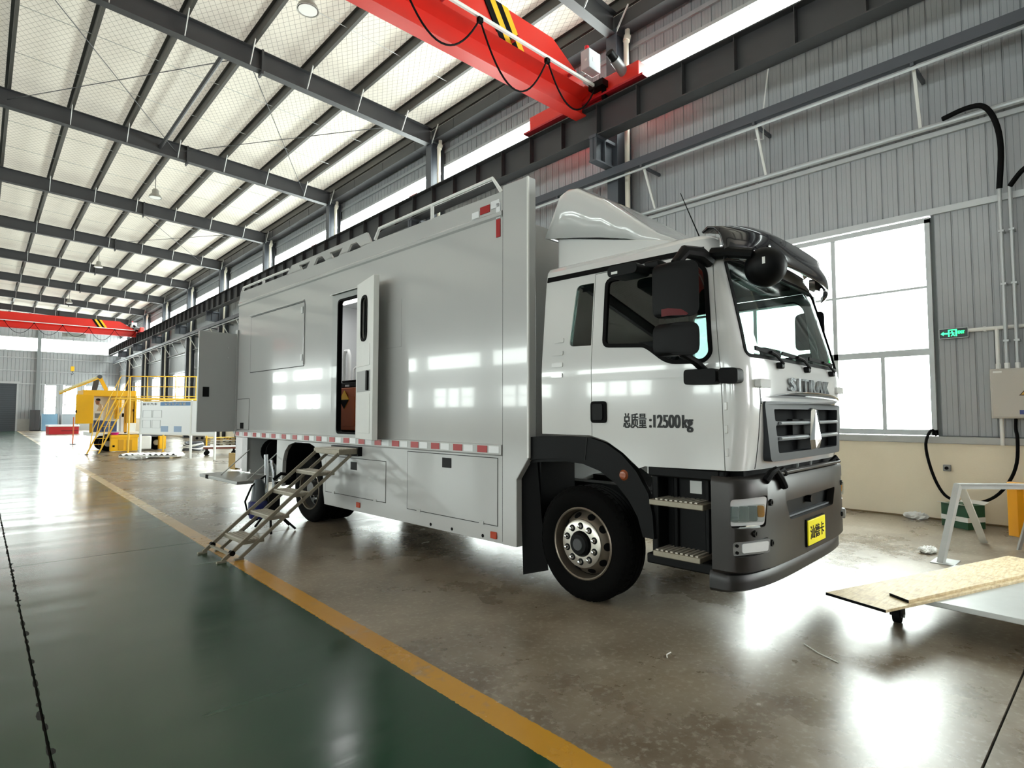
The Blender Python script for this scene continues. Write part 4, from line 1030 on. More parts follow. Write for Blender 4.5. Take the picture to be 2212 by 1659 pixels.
def crane(y, label, near):
    o = thing('bridge_crane', label, 'crane', (0, y, 0))
    XA = -21.8
    # girder: I-beam with a deep boxed top chord, tapering at the end
    pr = [(-.11, 8.47), (.11, 8.47), (.11, 8.50), (.02, 8.53), (.02, 8.95), (.16, 9.0), (.16, 9.05), (-.16, 9.05), (-.16, 9.0), (-.02, 8.95), (-.02, 8.53), (-.11, 8.50)]
    pr = [(-.15, 8.50), (.15, 8.50), (.15, 8.53), (.035, 8.56), (.035, 8.92), (.30, 9.02), (.30, 9.10), (-.30, 9.10), (-.30, 9.02), (-.035, 8.92), (-.035, 8.56), (-.15, 8.53)]
    MB().prism(pr, lambda u, v, w: (w, u, v), XA, 10.0).build('girder_beam', REDP, o, smooth=0)
    MB().prism([(XA, 9.10), (9.75, 9.10), (9.75, 9.16), (8.75, 9.72), (XA, 9.72)], lambda u, v, w: (u, w, v), -.28, .28).build('girder_box', REDP, o, smooth=0)
    for i, c_ in enumerate(('k', 'y', 'k', 'y')):
        x0 = 6.75 + i*.17
        MB().prism([(x0, 9.72), (x0 + .17, 9.72), (x0 + .62, 9.02), (x0 + .45, 9.02)], lambda u, v, w: (u, w, v), -.305, -.281).build('warning_stripe', BLK if c_ == 'k' else YEL, o, smooth=0)
    # end carriage on the rail
    MB().box(10.05, 10.35, -1.55, 1.75, 8.84, 9.22).build('end_carriage', REDP, o, bevel=.02)
    for dy in (-1.25, 1.45): MB().cyl((10.1, dy, 8.9), (10.3, dy, 8.9), .10, n=18).build('carriage_wheel', STEEL2, o)
    MB().box(9.98, 10.42, -1.7, 1.9, 8.80, 8.845).build('carriage_skirt', REDD, o)
    MB().box(XA - .2, XA + .1, -1.55, 1.75, 8.84, 9.22).build('end_carriage', REDP, o, bevel=.02)
    MB().cyl((9.75, -1.15, 9.28), (10.1, -1.15, 9.12), .11, n=16).build('travel_motor', mat('motor grey', '#8d9092', .4, .3), o)
    MB().cyl((9.58, -1.15, 9.36), (9.76, -1.15, 9.275), .09, n=14).build('motor_cover', BLKP, o)
    # control box with beacon
    cbx = MB().box(9.55, 9.95, -.62, -.38, 9.28, 9.72).build('control_box', mat('control box grey', '#b9bfc4', .4), o, bevel=.015)
    MB().cyl((9.62, -.5, 9.72), (9.62, -.5, 9.82), .05, n=12).build('beacon', mat('red beacon', '#e01828', .3), cbx)
    MB().box(9.546, 9.55, -.56, -.5, 9.45, 9.5).box(9.68, 9.78, -.626, -.62, 9.45, 9.55).build('notice', WHITE, cbx)
    # festoon rail and looped cable
    MB().bar((XA, -.5, 9.02), (9.95, -.5, 9.02), .05, .06).build('festoon_rail', WHITE, o)
    for i in range(12): MB().box(9.2 - i*1.7, 9.24 - i*1.7, -.52, -.2, 9.04, 9.1).build('rail_bracket', REDD, o)
    hang = [9.9, 8.35, 6.55, 4.8, 3.0, 1.2]
    for a, b, dp in zip(hang, hang[1:], (.75, 1.0, .85, .9, .9)):
        cb = MB().tube([(a + (b - a)*f, -.5, 8.97 - dp*4*f*(1 - f) if True else 0) for f in [i/18 for i in range(19)]], .018, 8).build('festoon_cable', BLK, o)
    for a in hang[1:]: MB().box(a - .05, a + .05, -.54, -.46, 8.90, 8.99).build('cable_trolley', BLK, o)
    MB().box(9.85, 10.15, -.75, -.35, 8.95, 9.1).box(10.0, 10.1, -.7, -.6, 8.715, 8.95).build('cable_clamp', BLKP, o)
    # hoist
    hx = 5.6 if not near else -9.0
    h = MB().box(hx - .45, hx + .45, -.25, .25, 8.1, 8.42).cyl((hx - .8, 0, 8.24), (hx + .8, 0, 8.24), .16, n=16).build('hoist', mat('hoist grey', '#8a8d88', .5), o)
    MB().cyl((hx, 0, 8.1), (hx, 0, 5.6), .012, n=6).build('hoist_rope', STEEL, h)
    MB().box(hx - .12, hx + .12, -.1, .1, 5.25, 5.65).build('hook_block', YEL, h, bevel=.03)
    MB().tube([(hx, 0, 5.25), (hx + .02, 0, 5.12), (hx + .09, 0, 5.05), (hx + .02, 0, 4.96), (hx - .07, 0, 5.0), (hx - .08, 0, 5.06)], .025, 8).build('hook', STEEL2, h)
    return o
crane(8.45, 'red overhead bridge crane with hanging cable loops above the truck', True)
crane(60.0, 'red overhead bridge crane with lowered yellow hook near the roller door', False)

# cable tray carried on outriggers along the window wall, with white stays
tr = thing('cable_tray', 'dark steel cable tray on outrigger brackets high along the window wall', 'cable tray', (10.58, 0, 0))
m = MB(); m.box(-.06, .06, YB + .2, YE - .5, 7.165, 7.185); m.box(-.06, -.045, YB + .2, YE - .5, 7.185, 7.345); m.box(.045, .06, YB + .2, YE - .5, 7.185, 7.345); m.build('tray', STEEL2, tr, smooth=0)
MB().cyl((-.02, YB + .3, 7.083), (-.02, YE - .6, 7.083), .028, n=8).build('conduit', ALU, tr)
y = 3.42 - BAY*1.5
while y < YE - 2:
    if abs(((y - .53) % BAY)) > .3:
        MB().bar((10.53, y, 7.14), (XR - .02, y, 7.14), .05, .06).build('outrigger', STEEL2, wr)
        MB().bar((10.66, y, 7.115), (XR - .14, y + .04, 6.30), .045, .045).build('stay', WHITE, wr)
    y += BAY/3
MB().tube([(11.2, 4.65, 8.5), (10.9, 4.65, 7.45), (10.9, 4.65, 6.95), (11.1, 4.9, 7.1)], .014, 6).build('wire_drop', WHITE, wr)

# high-bay lamps hung from the purlins
lo = None
for i, (x, y) in enumerate(((4.95, 26.7), (4.95, 41.8), (4.95, 57.0), (4.95, 11.9))):
    z = 10.45
    if lo is None:
        lo = thing('pendant_lamp', 'grey high-bay pendant lamp hanging from a roof purlin', 'lamp', (x, y, z), 0, 'high-bay lamps under the roof')
        MB().lathe([(.0, .36), (.08, .36), (.12, .3), (.13, .16), (.2, .1), (.24, .0), (.225, .0), (.11, .14), (0, .15)], (0, 0, 0), 'z', 24).build('lamp_shade', mat('lamp aluminium', '#9c9a92', .4, .4), lo)
        MB().cyl((0, 0, .36), (0, 0, zrb(x) + RAF - z), .012, n=6).build('suspension_rod', STEEL, lo)
        MB().lathe([(.0, .0), (.2, .0), (.2, .01), (.0, .02)], (0, 0, .0), 'z', 20).build('lamp_lens', mat('lamp lens', '#f2f2ee', .4), lo)
    else: dup(lo, (x, y, z))
# ================================================================ things around the truck
tf = Matrix.Translation((GX, GY, 0)) @ Matrix.Rotation(TA, 4, 'Z')
def TL(t, s, z=0): return tuple(tf @ Vector((t, s, z)))
# boarding stair (local frame of the truck)
S = thing('boarding_stair', 'folding aluminium boarding stair hooked under the truck side door', 'stair', (GX, GY, 0), TA)
s0, s1 = 3.55, 4.18
for s_ in (s0, s1):
    MB().bar((-.30, s_, 1.16), (-1.72, s_, .015), .025, .04).build('stringer', TALU, S)
    MB().bar((-.14, s_, 1.12), (-1.53, s_, .015), .025, .035).build('stringer', TALU, S)
    MB().box(-1.78, -1.68, s_ - .02, s_ + .02, 0, .02).build('foot', TALU, S)
    MB().box(-1.59, -1.49, s_ - .02, s_ + .02, 0, .02).build('foot', TALU, S)
def tread(t, z, d=.22):
    p = MB().box(t - .02, t + d, s0 + .012, s1 - .012, z - .05, z - .012).build('tread', TALU, S, bevel=.004)
    for i in range(5): MB().box(t - .015 + i*d/5, t - .015 + i*d/5 + d/5*.62, s0 + .014, s1 - .014, z - .012, z).build('tread_rib', STEPM, p, smooth=0)
for t_, z_ in ((-.58, .925), (-.88, .69), (-1.17, .45), (-1.47, .21)): tread(t_, z_)
p = MB().box(-.33, -.03, s0 - .03, s1 + .03, 1.13, 1.20).build('landing', TALU, S, bevel=.006)
for i in range(6): MB().box(-.32 + i*.048, -.29 + i*.048, s0 - .02, s1 + .02, 1.20, 1.208).build('tread_rib', STEPM, p, smooth=0)
MB().box(-.06, .001, s0 - .05, s1 + .05, 1.10, 1.225).build('hook_plate', BLKP, S)
MB().bar((-1.64, s0, .08), (-1.64, s1, .08), .025, .025).build('cross_bar', TALU, S)
for s_ in (s0, s1): MB().cyl((-1.62, s_ - .03, .09), (-1.62, s_ + .03, .09), .03, n=12).build('roller', BLK, S)
# orange cabinet and black case inside the door
o = thing('orange_cabinet', 'orange steel cabinet with hazard diamond standing inside the truck side door', 'cabinet', TL(.64, 4.55, 1.32), TA)
ORA = mat('orange enamel', '#a8501a', .4, var=.05)
MB().box(-.3, .3, -.32, .32, .1, .74).build('body', ORA, o, bevel=.012); MB().box(-.28, .28, -.3, .3, 0, .1).build('base', BLK, o)
MB().box(-.312, -.3, -.27, .27, .16, .60).build('door', ORA, o, bevel=.004)
MB().prism([(-.14, 0), (0, .14), (.14, 0), (0, -.14)], lambda u, v, w: (w, u + .02, .56 + v), -.318, -.313).build('hazard_diamond', YEL, o)
MB().prism([(-.14, 0), (.14, 0), (0, -.14)], lambda u, v, w: (w, u + .02, .56 + v), -.3205, -.318).build('hazard_half', BLK, o)
MB().box(-.296, -.28, -.05, .03, .02, .06).build('name_plate', GALV, o)
o = thing('black_case', 'black instrument case on top of the orange cabinet', 'case', TL(.64, 4.6, 2.06), TA)
MB().box(-.25, .25, -.26, .2, 0, .09).build('body', BLKP, o, bevel=.02); MB().box(-.24, .24, -.25, .19, .09, .12).build('lid', BLK, o, bevel=.01)
MB().box(-.255, -.25, -.06, .06, .02, .05).build('name_plate', GALV, o)
# blue and black tool stand behind the stair
o = thing('tool_stand', 'blue and black rolling tool with chrome upright poles on splayed legs behind the boarding stair', 'tool', TL(-.62, 4.98, 0), TA)
BLU = mat('deep blue enamel', '#101c5e', .35)
MB().tube([(-.05, .0, .22), (-.02, .02, .8), (-.02, .06, 1.08)], .03, 10).build('pole', CHR, o); MB().tube([(.08, .0, .22), (.08, .02, .8), (.06, .06, 1.0)], .026, 10).build('pole', CHR, o)
MB().lathe([(.0, .2), (.11, .2), (.13, .26), (.13, .42), (.11, .44)], (-.14, 0, 0), 'z', 18).build('pump_body', BLU, o)
MB().lathe([(.11, .44), (.10, .46), (.075, .68), (.05, .74), (.0, .75)], (-.14, 0, 0), 'z', 18).build('pump_cylinder', mat('grey casting', '#4c5155', .4, .4), o)
MB().box(-.05, .14, -.1, .1, .2, .55).build('body', BLKP, o, bevel=.03)
MB().tube([(-.05, 0, .78), (-.24, -.02, .66), (-.33, -.02, .45), (-.28, 0, .27), (-.16, 0, .22)], .014, 8).build('hose', BLK, o)
MB().tube([(.06, -.02, .72), (.16, -.04, .80), (.28, -.06, .78), (.34, -.06, .74), (.27, -.05, .70), (.1, -.02, .66)], .024, 8).build('grip', BLK, o)
for a in (20, 100, 160, 250, 320): MB().tube([(.03, 0, .24), (.03 + .2*math.cos(R(a)), .2*math.sin(R(a)), .16), (.03 + .36*math.cos(R(a)), .36*math.sin(R(a)), .016)], .016, 8).build('leg', BLK, o)
# ---- right: trolley carrying two boards, seen from the front of the truck
WOOD = None
def m_wood():
    t = NT('worn bamboo plywood'); b = t.b; tc = t.n('ShaderNodeTexCoord').outputs['Object']
    mp = t.n('ShaderNodeMapping', iScale=(1.5, 14, 1)); t.l(tc, mp.inputs[0]); n1 = t.noise(mp.outputs[0], 4, 6, .65); n2 = t.noise(tc, 14, 5, .6)
    c = t.ramp(n1, [(.25, lin('#b39a70')), (.5, lin('#d6c29a')), (.75, lin('#e6dabc'))]); c = t.mix(t.ramp(n2, [(.5, 0.0), (.65, .55)]), c, lin('#a58a68'))
    t.l(c, b.inputs['Base Color']); b.inputs['Roughness'].default_value = .6; t.bump(n1, .15, .01); return t.m
WOOD = m_wood(); WEDGE = mat('ply edge', '#5a3d1c', .8)
def ply(label, pts, z, th=.018):
    c = Vector((sum(p[0] for p in pts)/4, sum(p[1] for p in pts)/4, z)); o = thing('plywood_board', label, 'board', c)
    MB().prism([(p[0] - c.x, p[1] - c.y) for p in pts], top, 0, th).build('sheet', WOOD, o, bevel=.002)
    q = [Vector((p[0] - c.x, p[1] - c.y, 0)) for p in pts]; m = MB(); n = len(q)
    for i in (0,): m.bar(q[i] + Vector((0, 0, th/2)), q[(i+1) % n] + Vector((0, 0, th/2)), .006, th*.98)
    m.build('dark_edge', BLK, o); return o
ply('wide worn plywood board lying on the low trolley, its dark edge towards the truck', [(4.93, 1.70), (4.80, 1.26), (7.35, .42), (7.52, .90)], .245, .02)
ply('narrow plywood board laid on top of the wide plywood board', [(5.20, 1.335), (5.10, 1.19), (7.2, .52), (7.3, .76)], .2655, .02)
o = thing('platform_trolley', 'low grey steel platform trolley on black castors under the plywood boards', 'trolley', (6.3, .7, 0))
MB().prism([(5.38 - 6.3, 1.42 - .7), (5.30 - 6.3, -.2 - .7), (6.7 - 6.3, -.25 - .7), (6.8 - 6.3, 1.2 - .7)], top, .205, .2455).build('deck', GALV, o, bevel=.006)
for x, y in ((-.85, .65), (-.9, -.82), (.4, .42), (.35, -.85)):
    c = MB().cyl((x, y - .025, .06), (x, y + .025, .06), .06, n=20).build('castor_wheel', BLK, o)
    MB().box(x - .04, x + .04, y - .045, y - .03, .06, .17).box(x - .04, x + .04, y + .03, y + .045, .06, .17).box(x - .045, x + .045, y - .045, y + .045, .165, .205).build('castor_fork', BLKP, c)
    MB().cyl((x, y - .05, .06), (x, y + .05, .06), .014, n=8).build('axle', GALV, c)
# bent angle-iron frame
o = thing('angle_iron_frame', 'grey angle-iron frame standing on the floor beside the plywood boards', 'frame', (7.9, 1.5, 0))
fa, fb_, fc = Vector((0.02, .04, 0)), Vector((.5, -.06, .85)), Vector((1.35, -.68, .83))
MB().bar(fa, fb_, .06, .012).bar(fa + Vector((.03, -.03, 0)), fb_ + Vector((.03, -.03, -.02)), .012, .06).build('leg', GALV, o)
MB().bar(fb_, fc, .06, .012).bar(fb_ + Vector((0, 0, -.03)), fc + Vector((0, 0, -.03)), .012, .06).build('top_rail', GALV, o)
MB().bar(fc, fc + Vector((.1, .2, -.815)), .06, .02).build('leg', GALV, o)
fg0 = Vector((.95, .25, .62)); MB().bar((.62, -.08, .8), (1.65, -.12, .015), .08, .02).build('brace', WHITE, o)
MB().box(-.02, .3, -.1, .12, 0, .01).build('foot_plate', GALV, o)
# yellow steel machine door leaning at the edge of the picture
o = thing('yellow_machine_panel', 'yellow steel machine cabinet with open door by the cream wall', 'machine part', (9.78, .42, 0), R(-24))
YO = mat('ochre yellow enamel', '#d8960f', .35, var=.05)
MB().box(-.3, .6, -.55, .35, .02, .86).build('body', YO, o, bevel=.02); MB().box(-.32, -.30, -.5, .3, .08, .80).build('recess_panel', mat('amber panel', '#a86a10', .4), o, bevel=.006)
d = MB().prism(rect(.12, .78, -.0, .05), lambda u, v, w: (-.36 - v*2 - w*.0, .42 + v + w*.0, u), 0, .01).box(-.40, -.33, .30, .62, .12, .80).build('open_door', YO, o, bevel=.01)
MB().tube([(-.36, .34, .2 + .025*i) for i in range(23)], .03, 8).build('chain_conduit', mat('brown conduit', '#5e4630', .6, bump=.5, bscale=80), o)
MB().box(-.2, .5, -.4, .2, 0, .02).build('skid', BLK, o)
MB().cyl((.0, .1, .86), (.0, .1, .90), .12, n=18).build('cap', WHITE, o)
# green carton, plastic bag, scraps
o = thing('green_carton', 'green and white carton with open flaps standing against the cream wall', 'carton', (10.72, 1.78, 0), R(-30))
CG = mat('green print card', '#1d4a30', .6, var=.08)
MB().box(-.16, .16, -.2, .2, 0, .34).build('box', CG, o, bevel=.004); MB().box(-.163, .163, -.203, .203, .1, .17).build('white_band', WHITE, o)
MB().cyl((-.164, .0, .135), (-.168, .0, .135), .025, n=14).build('round_mark', CG, o)
for p, q in (((-.16, 0, .34), (-.24, 0, .36)), ((.16, 0, .34), (.26, 0, .38))): MB().bar(p, q, .38, .004).build('flap', WHITE, o)
def blob(name, label, cat, loc, r, m, seed):
    rnd = random.Random(seed); bm = bmesh.new(); bmesh.ops.create_icosphere(bm, subdivisions=4, radius=1)
    ph = [(rnd.uniform(2, 6), rnd.uniform(0, 6), rnd.uniform(2, 6), rnd.uniform(0, 6)) for _ in range(5)]
    for v in bm.verts:
        k = 1 + sum(.11*math.sin(a*v.co.x*2 + b)*math.sin(c*v.co.y*2 + d + v.co.z*3) for a, b, c, d in ph)
        v.co = Vector((v.co.x*r[0]*k, v.co.y*r[1]*k, max(0.0, (v.co.z*.75 + .55)*r[2]*k)))
    me = bpy.data.meshes.new(name); bm.to_mesh(me); bm.free(); finish(me, 30); return tag(link(name, me, m, loc=loc), label, cat)
PLB = mat('crumpled clear plastic', '#d9dad8', .2, spec=.6)
blob('plastic_bag', 'crumpled clear plastic bag at the foot of the cream wall', 'bag', (11.0, 2.42, 0), (.07, .15, .08), PLB, 3)
blob('crumpled_paper', 'crumpled white paper lying at the foot of the angle-iron frame', 'paper', (8.45, 1.75, 0), (.14, .08, .05), mat('white paper', '#e6e6e2', .7), 5)
for i, (x, y, l, a, lab, c_) in enumerate(((3.55, 2.25, .10, 25, 'thin white cable tie lying on bare concrete ahead of the front wheel', '#d8d6cf'), (4.35, 1.55, .32, 62, 'thin pale wire lying on bare concrete between the bumper and the trolley', '#cfcfca'), (4.3, 6.3, .12, 10, 'pale scrap of strapping lying under the truck body', '#cac8c0'))):
    m = MB().tube([(-l/2, 0, .004), (0, .01, .004), (l/2, -.012, .004)], .004, 6).build('floor_scrap', mat('scrap ' + c_, c_, .5), loc=(x, y, 0), rz=R(a)); tag(m, lab, 'scrap')
m = MB().prism([(0, 0), (.028, .004), (.03, .016), (.004, .018)], top, 0, .006).build('paper_chip', WHITE, loc=(1.35, 2.45, 0)); tag(m, 'tiny white paper chip on the green painted floor', 'scrap')
# ---- on the right wall
o = thing('electric_cabinet', 'beige wall-mounted electrical cabinet with warning triangle', 'cabinet', (11.06, 0, 0))
BEI = mat('beige grey enamel', '#b3aea6', .45)
MB().box(-.06, .224, .73, 1.44, 1.60, 2.33).build('body', BEI, o, bevel=.01); MB().box(-.075, -.06, .75, 1.42, 1.62, 2.31).build('door', BEI, o, bevel=.006)
MB().prism([(-.1, 0), (.1, 0), (0, .13)], lambda u, v, w: (w, 1.02 + u, 1.93 + v), -.079, -.075).build('warning_triangle', mat('amber sign', '#c99a3a', .5), o)
tri = boolm(pm([(-.1, 0), (.1, 0), (0, .13)], lambda u, v, w: (w, 1.02 + u, 1.93 + v), -.0815, -.078), pm([(-.078, .012), (.078, .012), (0, .112)], lambda u, v, w: (w, 1.02 + u, 1.93 + v), -.1, 0)); link('triangle_border', tri, mat('sign border', '#4a3410', .5), o)
MB().prism([(.008, .1), (-.014, .055), (.0, .055), (-.008, .02), (.014, .062), (.0, .062)], lambda u, v, w: (w, 1.02 + u, 1.93 + v), -.0815, -.078).build('lightning_mark', mat('sign border', '#4a3410', .5), o)
MB().box(-.079, -.075, .93, 1.12, 1.66, 1.72).build('name_plate', mat('blue plate', '#35437c', .5), o)
lettering('plate_marks', '动力', .05, .001, .1, .035, (-.0795, 1.075, 1.672), (0, -1, 0), WHITE, o, .0005)
MB().box(-.079, -.075, 1.30, 1.40, 2.27, 2.295).build('label', WHITE, o); MB().box(-.085, -.075, .77, .80, 1.9, 2.0).build('lock', BLKP, o)
for y_, z0, z1, x_ in ((1.36, 2.32, 2.95, .14), (1.25, 2.32, 5.06, .075), (1.13, 2.32, 5.06, .075), (1.34, 1.2, 1.605, .06)):
    MB().cyl((x_, y_, z0), (x_, y_, z1), .026, n=10).build('conduit', WHITE if y_ > 1.3 else ALU, o)
    if z1 > 2.6: MB().cyl((x_, y_, 2.325), (x_, y_, 2.42), .034, n=10).build('conduit_coupling', WHITE, o)
    if z1 > 4:
        for z_ in (2.75, 3.6, 4.4): MB().box(x_ - .03, .224, y_ - .032, y_ + .032, z_ - .015, z_ + .015).build('conduit_clip', ALU, o)
o = thing('wall_conduit', 'white plastic conduit running level along the cladding from the exit sign', 'conduit', (11.2, 0, 0))
MB().cyl((0, .69, 2.96), (0, 1.70, 2.96), .03, n=10).build('pipe', WHITE, o)
for y_ in (1.5, .85): MB().box(-.02, .085, y_ - .015, y_ + .015, 2.925, 2.995).build('saddle', WHITE, o)
o = thing('exit_sign', 'black and green emergency exit sign with arrow and running man', 'sign', (11.2, 1.88, 2.93))
MB().box(-.03, .084, -.18, .18, -.075, .075).build('panel', mat('sign black', '#101a24', .3), o, bevel=.006)
MB().box(-.034, -.028, -.185, .185, .072, .08).box(-.034, -.028, -.185, .185, -.08, -.072).box(-.034, -.028, .178, .185, -.08, .08).box(-.034, -.028, -.185, -.178, -.08, .08).build('sign_frame', GALV, o)
LG = mat('lit green', '#3dff9a', .5, emit=1.6)
sg = lambda u, v, w: (w, -u, v)
MB().prism([(-.165, 0), (-.125, .032), (-.125, .012), (-.07, .012), (-.07, -.012), (-.125, -.012), (-.125, -.032)], sg, -.034, -.031).build('arrow', LG, o)
MB().box(-.034, -.031, .05, .068, -.05, .055).box(-.034, -.031, -.045, -.025, -.05, .055).box(-.034, -.031, -.045, .068, .045, .06).build('door_mark', LG, o)
MB().cyl((-.034, .018, .028), (-.031, .018, .028), .010, n=10).prism([(-.045, .012), (-.01, .018), (.008, .01), (.022, .0), (.012, -.004), (.0, .0), (.004, -.02), (.02, -.03), (.012, -.05), (-.006, -.03), (-.03, -.048), (-.036, -.038), (-.016, -.018), (-.022, .004), (-.044, .0)], sg, -.034, -.031).build('running_man', LG, o)
lettering('sign_lettering', 'EXIT', .05, .002, .085, .045, (-.0325, -.055, -.012), (0, -1, 0), LG, o, .0008)
# cable loop in front of the plinth, hose at the upper girt
o = thing('power_cable', 'thick black cable hanging in a loop in front of the cream wall', 'cable', (11.08, 0, 0))
pts = [(.04, 2.14, 1.33), (-.04, 2.19, 1.41), (-.08, 2.26, 1.19), (-.08, 2.21, .83), (-.08, 2.1, .51), (-.08, 1.96, .36), (-.08, 1.68, .33), (-.08, 1.44, .45), (-.08, 1.27, .69), (-.08, 1.18, .96), (-.08, 1.16, 1.29), (-.02, 1.18, 1.45), (.04, 1.18, 1.59)]
def smooth_pts(p, n=4):
    out = []; P = [Vector(q) for q in p]
    for i in range(len(P) - 1):
        a, b, c, d = P[max(i-1, 0)], P[i], P[i+1], P[min(i+2, len(P)-1)]
        for k in range(n):
            t = k/n; out.append(.5*((2*b) + (c - a)*t + (2*a - 5*b + 4*c - d)*t*t + (3*b - a - 3*c + d)*t**3))
    return out + [P[-1]]
MB().tube(smooth_pts(pts), .022, 10).build('cable', BLK, o)
o = thing('corrugated_hose', 'black corrugated hose bending down from the wall tube to the window head', 'hose', (11.05, 0, 0))
MB().tube(smooth_pts([(.06, 1.9, 6.36), (.0, 1.6, 6.39), (-.02, 1.38, 6.33), (-.02, 1.25, 6.05), (-.02, 1.2, 5.62), (.085, 1.25, 5.05)]), .038, 10).build('hose', BLK, o)
MB().tube(smooth_pts([(.085, 1.13, 5.05), (.02, 1.0, 5.2), (.02, .9, 5.27), (.1, .80, 5.29), (.22, .76, 5.29)]), .036, 10).build('hose_branch', BLK, o)
o = thing('wall_socket', 'small grey socket box with plug on the cream plinth', 'socket', (11.19, 2.03, .82)); MB().box(-.04, .012, -.05, .05, -.05, .05).build('box', mat('socket grey', '#8e8f8d', .5), o, bevel=.01); MB().cyl((-.07, .0, .0), (-.04, 0, 0), .025, n=10).build('plug', BLK, o)
# ================================================================ far end of the hall
_F = CAM.rotation_euler.to_matrix()
def ray(px, py): return _F @ Vector((px - W_/2, -(py - H_/2), -F_))
def at(px, py, Y=None, z=None):
    r = ray(px, py); o = Vector(CAM.location); t = (Y - o.y)/r.y if Y is not None else (z - o.z)/r.z; return o + r*t
YT = mat('service truck yellow', '#f0b400', .35, var=.04)
YT2 = mat('service truck yellow painted shaded', '#c79200', .4)  # darker copy of the truck yellow, shade put into the colour
# ---- yellow service truck standing across the hall, lockers open
Y0 = 31.0
v = thing('service_truck', 'yellow service truck standing crossways with locker doors open and boom raised', 'truck', (4.4, Y0 + 1, 0))
def lv(p): return Vector(p) - Vector((4.4, Y0 + 1, 0))
def flat(name, m, x0, y0, x1, y1, d0=0., d1=.06, par=None, zmin=None, bev=.01):
    """upright box whose front face spans the two pixels at distance Y0 + d0"""
    a, b = at(x0, y0, Y0 + d0), at(x1, y1, Y0 + d0); z0, z1 = min(a.z, b.z), max(a.z, b.z)
    if zmin is not None: z0 = zmin
    p, q = lv((min(a.x, b.x), Y0 + d0, z0)), lv((max(a.x, b.x), Y0 + d1, z1))
    return MB().box(p.x, q.x, p.y, q.y, p.z, q.z).build(name, m, par or v, bevel=bev)
flat('roof_box', YT, 180, 842, 294, 857, .1, 2.0)
flat('body_back', mat('inside white', '#e8e8e4', .5), 200, 857, 292, 936, 1.9, 2.0)
flat('body_panel', YT, 250, 860, 262, 905, 1.5, 1.9)
flat('body_floor', WHITE, 192, 934, 300, 940, .1, 2.0)
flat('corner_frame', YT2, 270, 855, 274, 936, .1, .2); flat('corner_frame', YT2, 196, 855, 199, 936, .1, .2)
dl = flat('open_door', YT, 165, 852, 201, 915, .04, .105); flat('door_lock', BLK, 163, 886, 166, 892, .0, .04, dl)
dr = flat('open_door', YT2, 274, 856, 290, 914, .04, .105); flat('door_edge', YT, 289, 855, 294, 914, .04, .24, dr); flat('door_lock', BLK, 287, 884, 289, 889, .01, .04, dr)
lk = flat('locker', YT, 240, 944, 297, 977, -.25, .13, zmin=.02)
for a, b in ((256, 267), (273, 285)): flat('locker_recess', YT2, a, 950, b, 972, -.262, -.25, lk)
flat('locker_latch', BLK, 243, 962, 248, 966, -.27, -.25, lk)
flat('locker_top_rail', YT, 240, 940, 300, 945, -.28, .13)
flat('fuel_tank', WHITE, 303, 942, 327, 970, -.2, .15, bev=.05); flat('fender', YT, 345, 942, 358, 972, -.2, .15, zmin=.05)
flat('side_rail', STEEL2, 225, 938, 358, 943, .1, .3)
for px in (232, 336):
    cx_ = lv(at(px, 960, Y0 + .5)).x
    for y_ in (-.5, .8):
        w = MB().lathe([(.10, -.13), (.28, -.13), (.34, -.09), (.34, .09), (.28, .13), (.10, .13)], (cx_, y_, .34), 'y', 28).build('wheel', RUB, v)
        if y_ < 0: MB().lathe([(.0, -.15), (.11, -.15), (.17, -.1)], (cx_, y_, .34), 'y', 20).build('rim', GALV, w)
    MB().cyl((cx_, -.5, .34), (cx_, .8, .34), .06, n=10).build('axle', STEEL2, v)
    MB().box(cx_ - .06, cx_ + .06, -.2, .5, .34, .72).build('spring_hanger', STEEL2, v)
ca_, cb_2 = lv((4.118, Y0 + .25, .70)), lv((6.515, Y0 + 1.9, .76)); MB().box(ca_.x, cb_2.x, ca_.y, cb_2.y, .70, .76).build('chassis_frame', STEEL2, v)
p0, p1, p2 = [lv(at(x, y, Y0 + .6)) for x, y in ((128, 848), (215, 814), (230, 843))]
bo = MB().bar(p0, p1, .1, .12).build('boom', mat('pale boom', '#e6dca8', .4), v); MB().bar(p0 + Vector((0, -.08, -.06)), p1 + Vector((0, -.08, -.06)), .03, .05).build('boom_rail', YT, bo); MB().bar(p1, p2, .1, .14).build('boom_knuckle', YT, bo); MB().cyl(p1 + Vector((0, -.1, 0)), p1 + Vector((0, .1, 0)), .09, n=12).build('pivot', STEEL2, bo)
q0, q1 = lv(at(200, 842, Y0 + .8)), lv(at(228, 826, Y0 + .8)); MB().bar((p2 + Vector((-.45, .3, -.2))), (p1 + Vector((-.06, .3, -.05))), .12, .2).build('hose_bundle', STEEL2, bo)
def farbox(name, label, cat, m, x0, y0, x1, y1, Y, depth, zmin=None, bev=.01):
    a, b = at(x0, y0, Y), at(x1, y1, Y); z0, z1 = min(a.z, b.z), max(a.z, b.z)
    if zmin is not None: z0 = zmin
    cx, w = (a.x + b.x)/2, abs(a.x - b.x)
    o = thing(name, label, cat, (cx, Y + depth/2, z0)); MB().box(-w/2, w/2, -depth/2, depth/2, 0, z1 - z0).build('body', m, o, bevel=bev); o['w'] = w; o['h'] = z1 - z0; del o['w']; del o['h']; return o, w, z1 - z0
